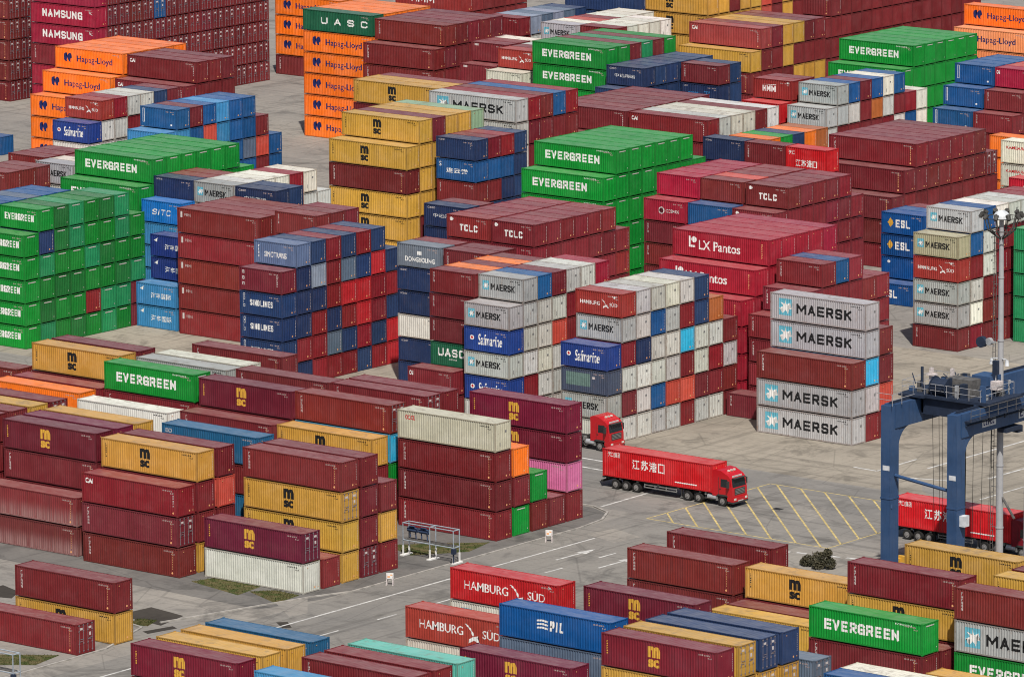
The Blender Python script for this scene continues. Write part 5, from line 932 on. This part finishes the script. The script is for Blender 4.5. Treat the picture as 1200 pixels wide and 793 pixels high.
# ------------------------------------------------------------------ lamp masts
MDK = plain('mast_dark_grey', (.06, .057, .052), .6, var=.4)
def mast(x, y, h, r, label, head=True):
    t = thing('lamp_mast', label, 'lamp mast', (x, y, 0))
    m = MB(); n = 6
    for i in range(n):
        z0, z1 = h * i / n, h * (i + 1) / n; r0 = r * (1 - .45 * i / n); r1 = r * (1 - .45 * (i + 1) / n)
        m.tube((0, 0, z0), (0, 0, z1), r0, 16, 0, r1, False); m.tube((0, 0, z1 - .12), (0, 0, z1), r1 + .04, 16, 0)
    m.build('pole', plain('mast_paint', (.36, .36, .37), .5, var=.06), t)
    if not head: return t
    l = MB()
    for yy in (-.2, .2): l.tube((-r - .55, yy, .5), (-r * .6 - .4, yy, h - 2), .035, 5, 0)
    for i in range(int(h * 1.6)): l.tube((-r - .5 + i * .0017, -.2, .6 + i * .6), (-r - .5 + i * .0017, .2, .6 + i * .6), .03, 5, 0)
    for i in range(9): l.tube((-r - .5, 0, 2 + i * 3.8), (0, 0, 2 + i * 3.8), .035, 5, 0)
    l.build('ladder', MOT, t)
    hd = MB()
    for i in range(10):
        a = i * math.pi / 5; c, s = math.cos(a), math.sin(a)
        hd.tube((c * .2, s * .2, h - 2.3), (c * 1.25, s * 1.25, h - 1.5), .06, 6, 0); hd.tube((c * 1.25, s * 1.25, h - 1.5), (c * 1.75, s * 1.75, h + .25), .055, 6, 0)
        j = (i + 1) * math.pi / 5
        hd.tube((c * 1.25, s * 1.25, h - 1.5), (math.cos(j) * 1.25, math.sin(j) * 1.25, h - 1.5), .05, 6, 0); hd.tube((c * 1.6, s * 1.6, h - .3), (math.cos(j) * 1.6, math.sin(j) * 1.6, h - .3), .04, 6, 0)
    hd.build('lamp_crown', MDK, t)
    for i in range(10):
        a = i * math.pi / 5; c, s = math.cos(a), math.sin(a); f = MB()
        f.tube((c * 1.7, s * 1.7, h + .1), (c * 2.0, s * 2.0, h - .3), .25, 10, 0, .18); f.build('floodlight', MDK, t)
    d = MB()
    for i in range(4):
        a0, a1 = i * math.pi / 8, (i + 1) * math.pi / 8; d.tube((0, 0, h - .4 + .75 * math.sin(a0)), (0, 0, h - .4 + .75 * math.sin(a1)), .8 * math.cos(a0) + .01, 16, 0, .8 * math.cos(a1) + .01, False)
    d.build('dome', PLATE, t)
    k = MB(); z = h * .655
    k.tube((-.4, -1.2, z), (.2, -1.2, z), .02, 6, 0); k.box(-1.5, -.5, z + .1, -.4, -.2, z + .25, 0); k.build('camera_bracket', GALV, t)
    q = MB(); q.tube((-1.75, -.75, z + .1), (-1.75, -.3, z + .1), .52, 14, 0); q.tube((-1.0, -.6, z + .2), (-1.0, -.2, z + .2), .34, 12, 1); q.build('floodlight', [CDK, GALV], t)
    for dx in (-.85, .85):
        p = MB(); p.tube((dx, -.2, z - 1.9), (dx, -.2, z - 1.4), .22, 10, 0, .14); p.tube((0, -.1, z - 1.3), (dx, -.2, z - 1.35), .05, 6, 0); p.build('dome_camera', PLATE, t)
    g = MB(); g.prism([(-.02, 9.2), (1.7, 6.9), (1.62, 6.8), (-.02, 9.0)], -.12, .12, 0); g.build('cable_strut', MOT, t); return t
mast(-321.6, 469.3, 35.2, .38, 'tall pale lamp mast with floodlight crown at the right')
mast(-319.9, 471.6, 27.0, .55, 'plain white post at the right edge beside the lamp mast', False)

# ------------------------------------------------------------------ bush, racks and barriers
def bush():
    t = thing('bush', 'dark round bush on the ground between crossing and stacks', 'bush', (-340.0, 466.2, 0)); rnd = random.Random(11)
    st = MB()
    for i in range(7): st.tube((rnd.uniform(-.4, .4), rnd.uniform(-.3, .3), 0), (rnd.uniform(-1.5, 1.5), rnd.uniform(-1, 1), rnd.uniform(.8, 1.6)), .05, 5, 0, .02)
    st.build('stem', plain('bark', (.07, .05, .035), .9), t)
    lf = NT('bush_leaf', .7, .2); tc = lf.n('ShaderNodeTexCoord').outputs['Object']
    lf.l(lf.mix(lf.ramp(lf.noise(tc, 1.6, 3), .35, .65), (.034, .034, .020), (.085, .076, .046)), lf.b.inputs['Base Color'])
    m = MB()
    blobs = [(-1.2, -.1, .5, .55), (-.3, .2, .75, .65), (.55, 0, .95, .62), (1.15, .2, .55, .55), (.3, -.5, .45, .6), (-1.75, .1, .3, .4), (.95, .1, 1.5, .42)]
    for _ in range(4200):
        bx, by, bz, br = rnd.choice(blobs); v = Vector((rnd.gauss(0, 1), rnd.gauss(0, 1), rnd.gauss(0, 1))).normalized() * br * rnd.uniform(.6, 1.12)
        p = Vector((bx, by, bz)) + v
        if p.z < .03: continue
        a = Vector((rnd.gauss(0, 1), rnd.gauss(0, 1), rnd.gauss(0, 1))).normalized(); b = a.orthogonal().normalized(); s = rnd.uniform(.05, .13)
        m.face((p - a * s, p + b * s * .5, p + a * s, p - b * s * .5))
    m.build('crown', lf.m, t)
bush()
BRAIL = plain('pale_blue_steel', (.30, .34, .38), .5); BBUN = plain('dark_blue_bundle', (.04, .065, .13), .6)
def rack(x, y, label):
    t = thing('steel_rack', label, 'rack', (x, y, 0), 0, 'pale blue steel racks beside the stacks'); m = MB()
    L = 6.2
    for xx in (0, 3.3, L):
        for yy in (0, .9): m.tube((xx, yy, .0), (xx, yy, 3.25), .055, 6, 0)
    for z in (1.55, 3.2):
        for yy in (0, .9): m.tube((0, yy, z), (L, yy, z), .06, 6, 0)
        for xx in (0, 3.3, L): m.tube((xx, 0, z), (xx, .9, z), .05, 6, 0)
    m.build('frame', BRAIL, t)
    b = MB(); [b.box(.1, .1 + .3 * i, 1.62, L - .2, .18 + .3 * i, 1.68, 0) for i in range(3)]; b.build('shelf', MOT, t)
    f = MB()
    for xx in (0, 3.3, L): f.box(xx - .22, -.25, .0, xx + .22, 1.15, .12, 0); f.box(xx - .07, -.06, .1, xx + .07, .06, 1.0, 0); f.box(xx - .07, .84, .1, xx + .07, .96, 1.0, 0)
    f.build('foot', WHITE, t)
    for xx in (.3, 1.7):
        c = MB(); c.tube((xx, .45, 2.55), (xx + 1.1, .45, 2.55), .24, 10, 0); c.tube((xx + .3, .3, 2.85), (xx + .9, .3, 2.85), .12, 8, 0); c.tube((xx + .2, .45, 2.3), (xx + .25, .45, 1.8), .06, 6, 0); c.tube((xx + .9, .45, 2.3), (xx + .95, .45, 1.7), .06, 6, 0); c.build('bundle', BBUN, t)
    g = MB(); g.box(L - .1, -.25, 1.0, L + .3, .1, 1.5, 0); g.tube((L + .1, -.1, .2), (L + .1, -.1, 1.0), .07, 6, 0); g.build('control_box', CDK, t); return t
rack(-374.6, 446.6, 'pale blue steel rack with dark bundles beside the maroon stack')
rack(-373.9, 385.4, 'pale blue steel rack cut by the lower left corner')
def barrier(x, y, label):
    t = thing('road_barrier', label, 'barrier', (x, y, 0), .5, 'small white barriers on the island edge'); t.scale = (.8, .8, .8); m = MB()
    m.box(-.42, -.05, .75, .42, .05, 1.45, 0); m.build('panel', WHITE, t)
    for sx in (-.4, .4):
        for sy in (-.35, .35):
            l = MB(); l.tube((sx, sy, 0), (sx * .8, 0, 1.3), .06, 6, 0); l.build('leg', OFFW, t)
    s = MB(); s.box(-.3, -.056, .9, .0, -.051, 1.1, 0); s.box(.05, -.056, 1.15, .3, -.051, 1.3, 0); s.build('marking', STICK, t); return t
barrier(-367.2, 459.6, 'small white barrier beside the green ended stack')
barrier(-367.6, 436.3, 'small white barrier beside the yellow ended stack')
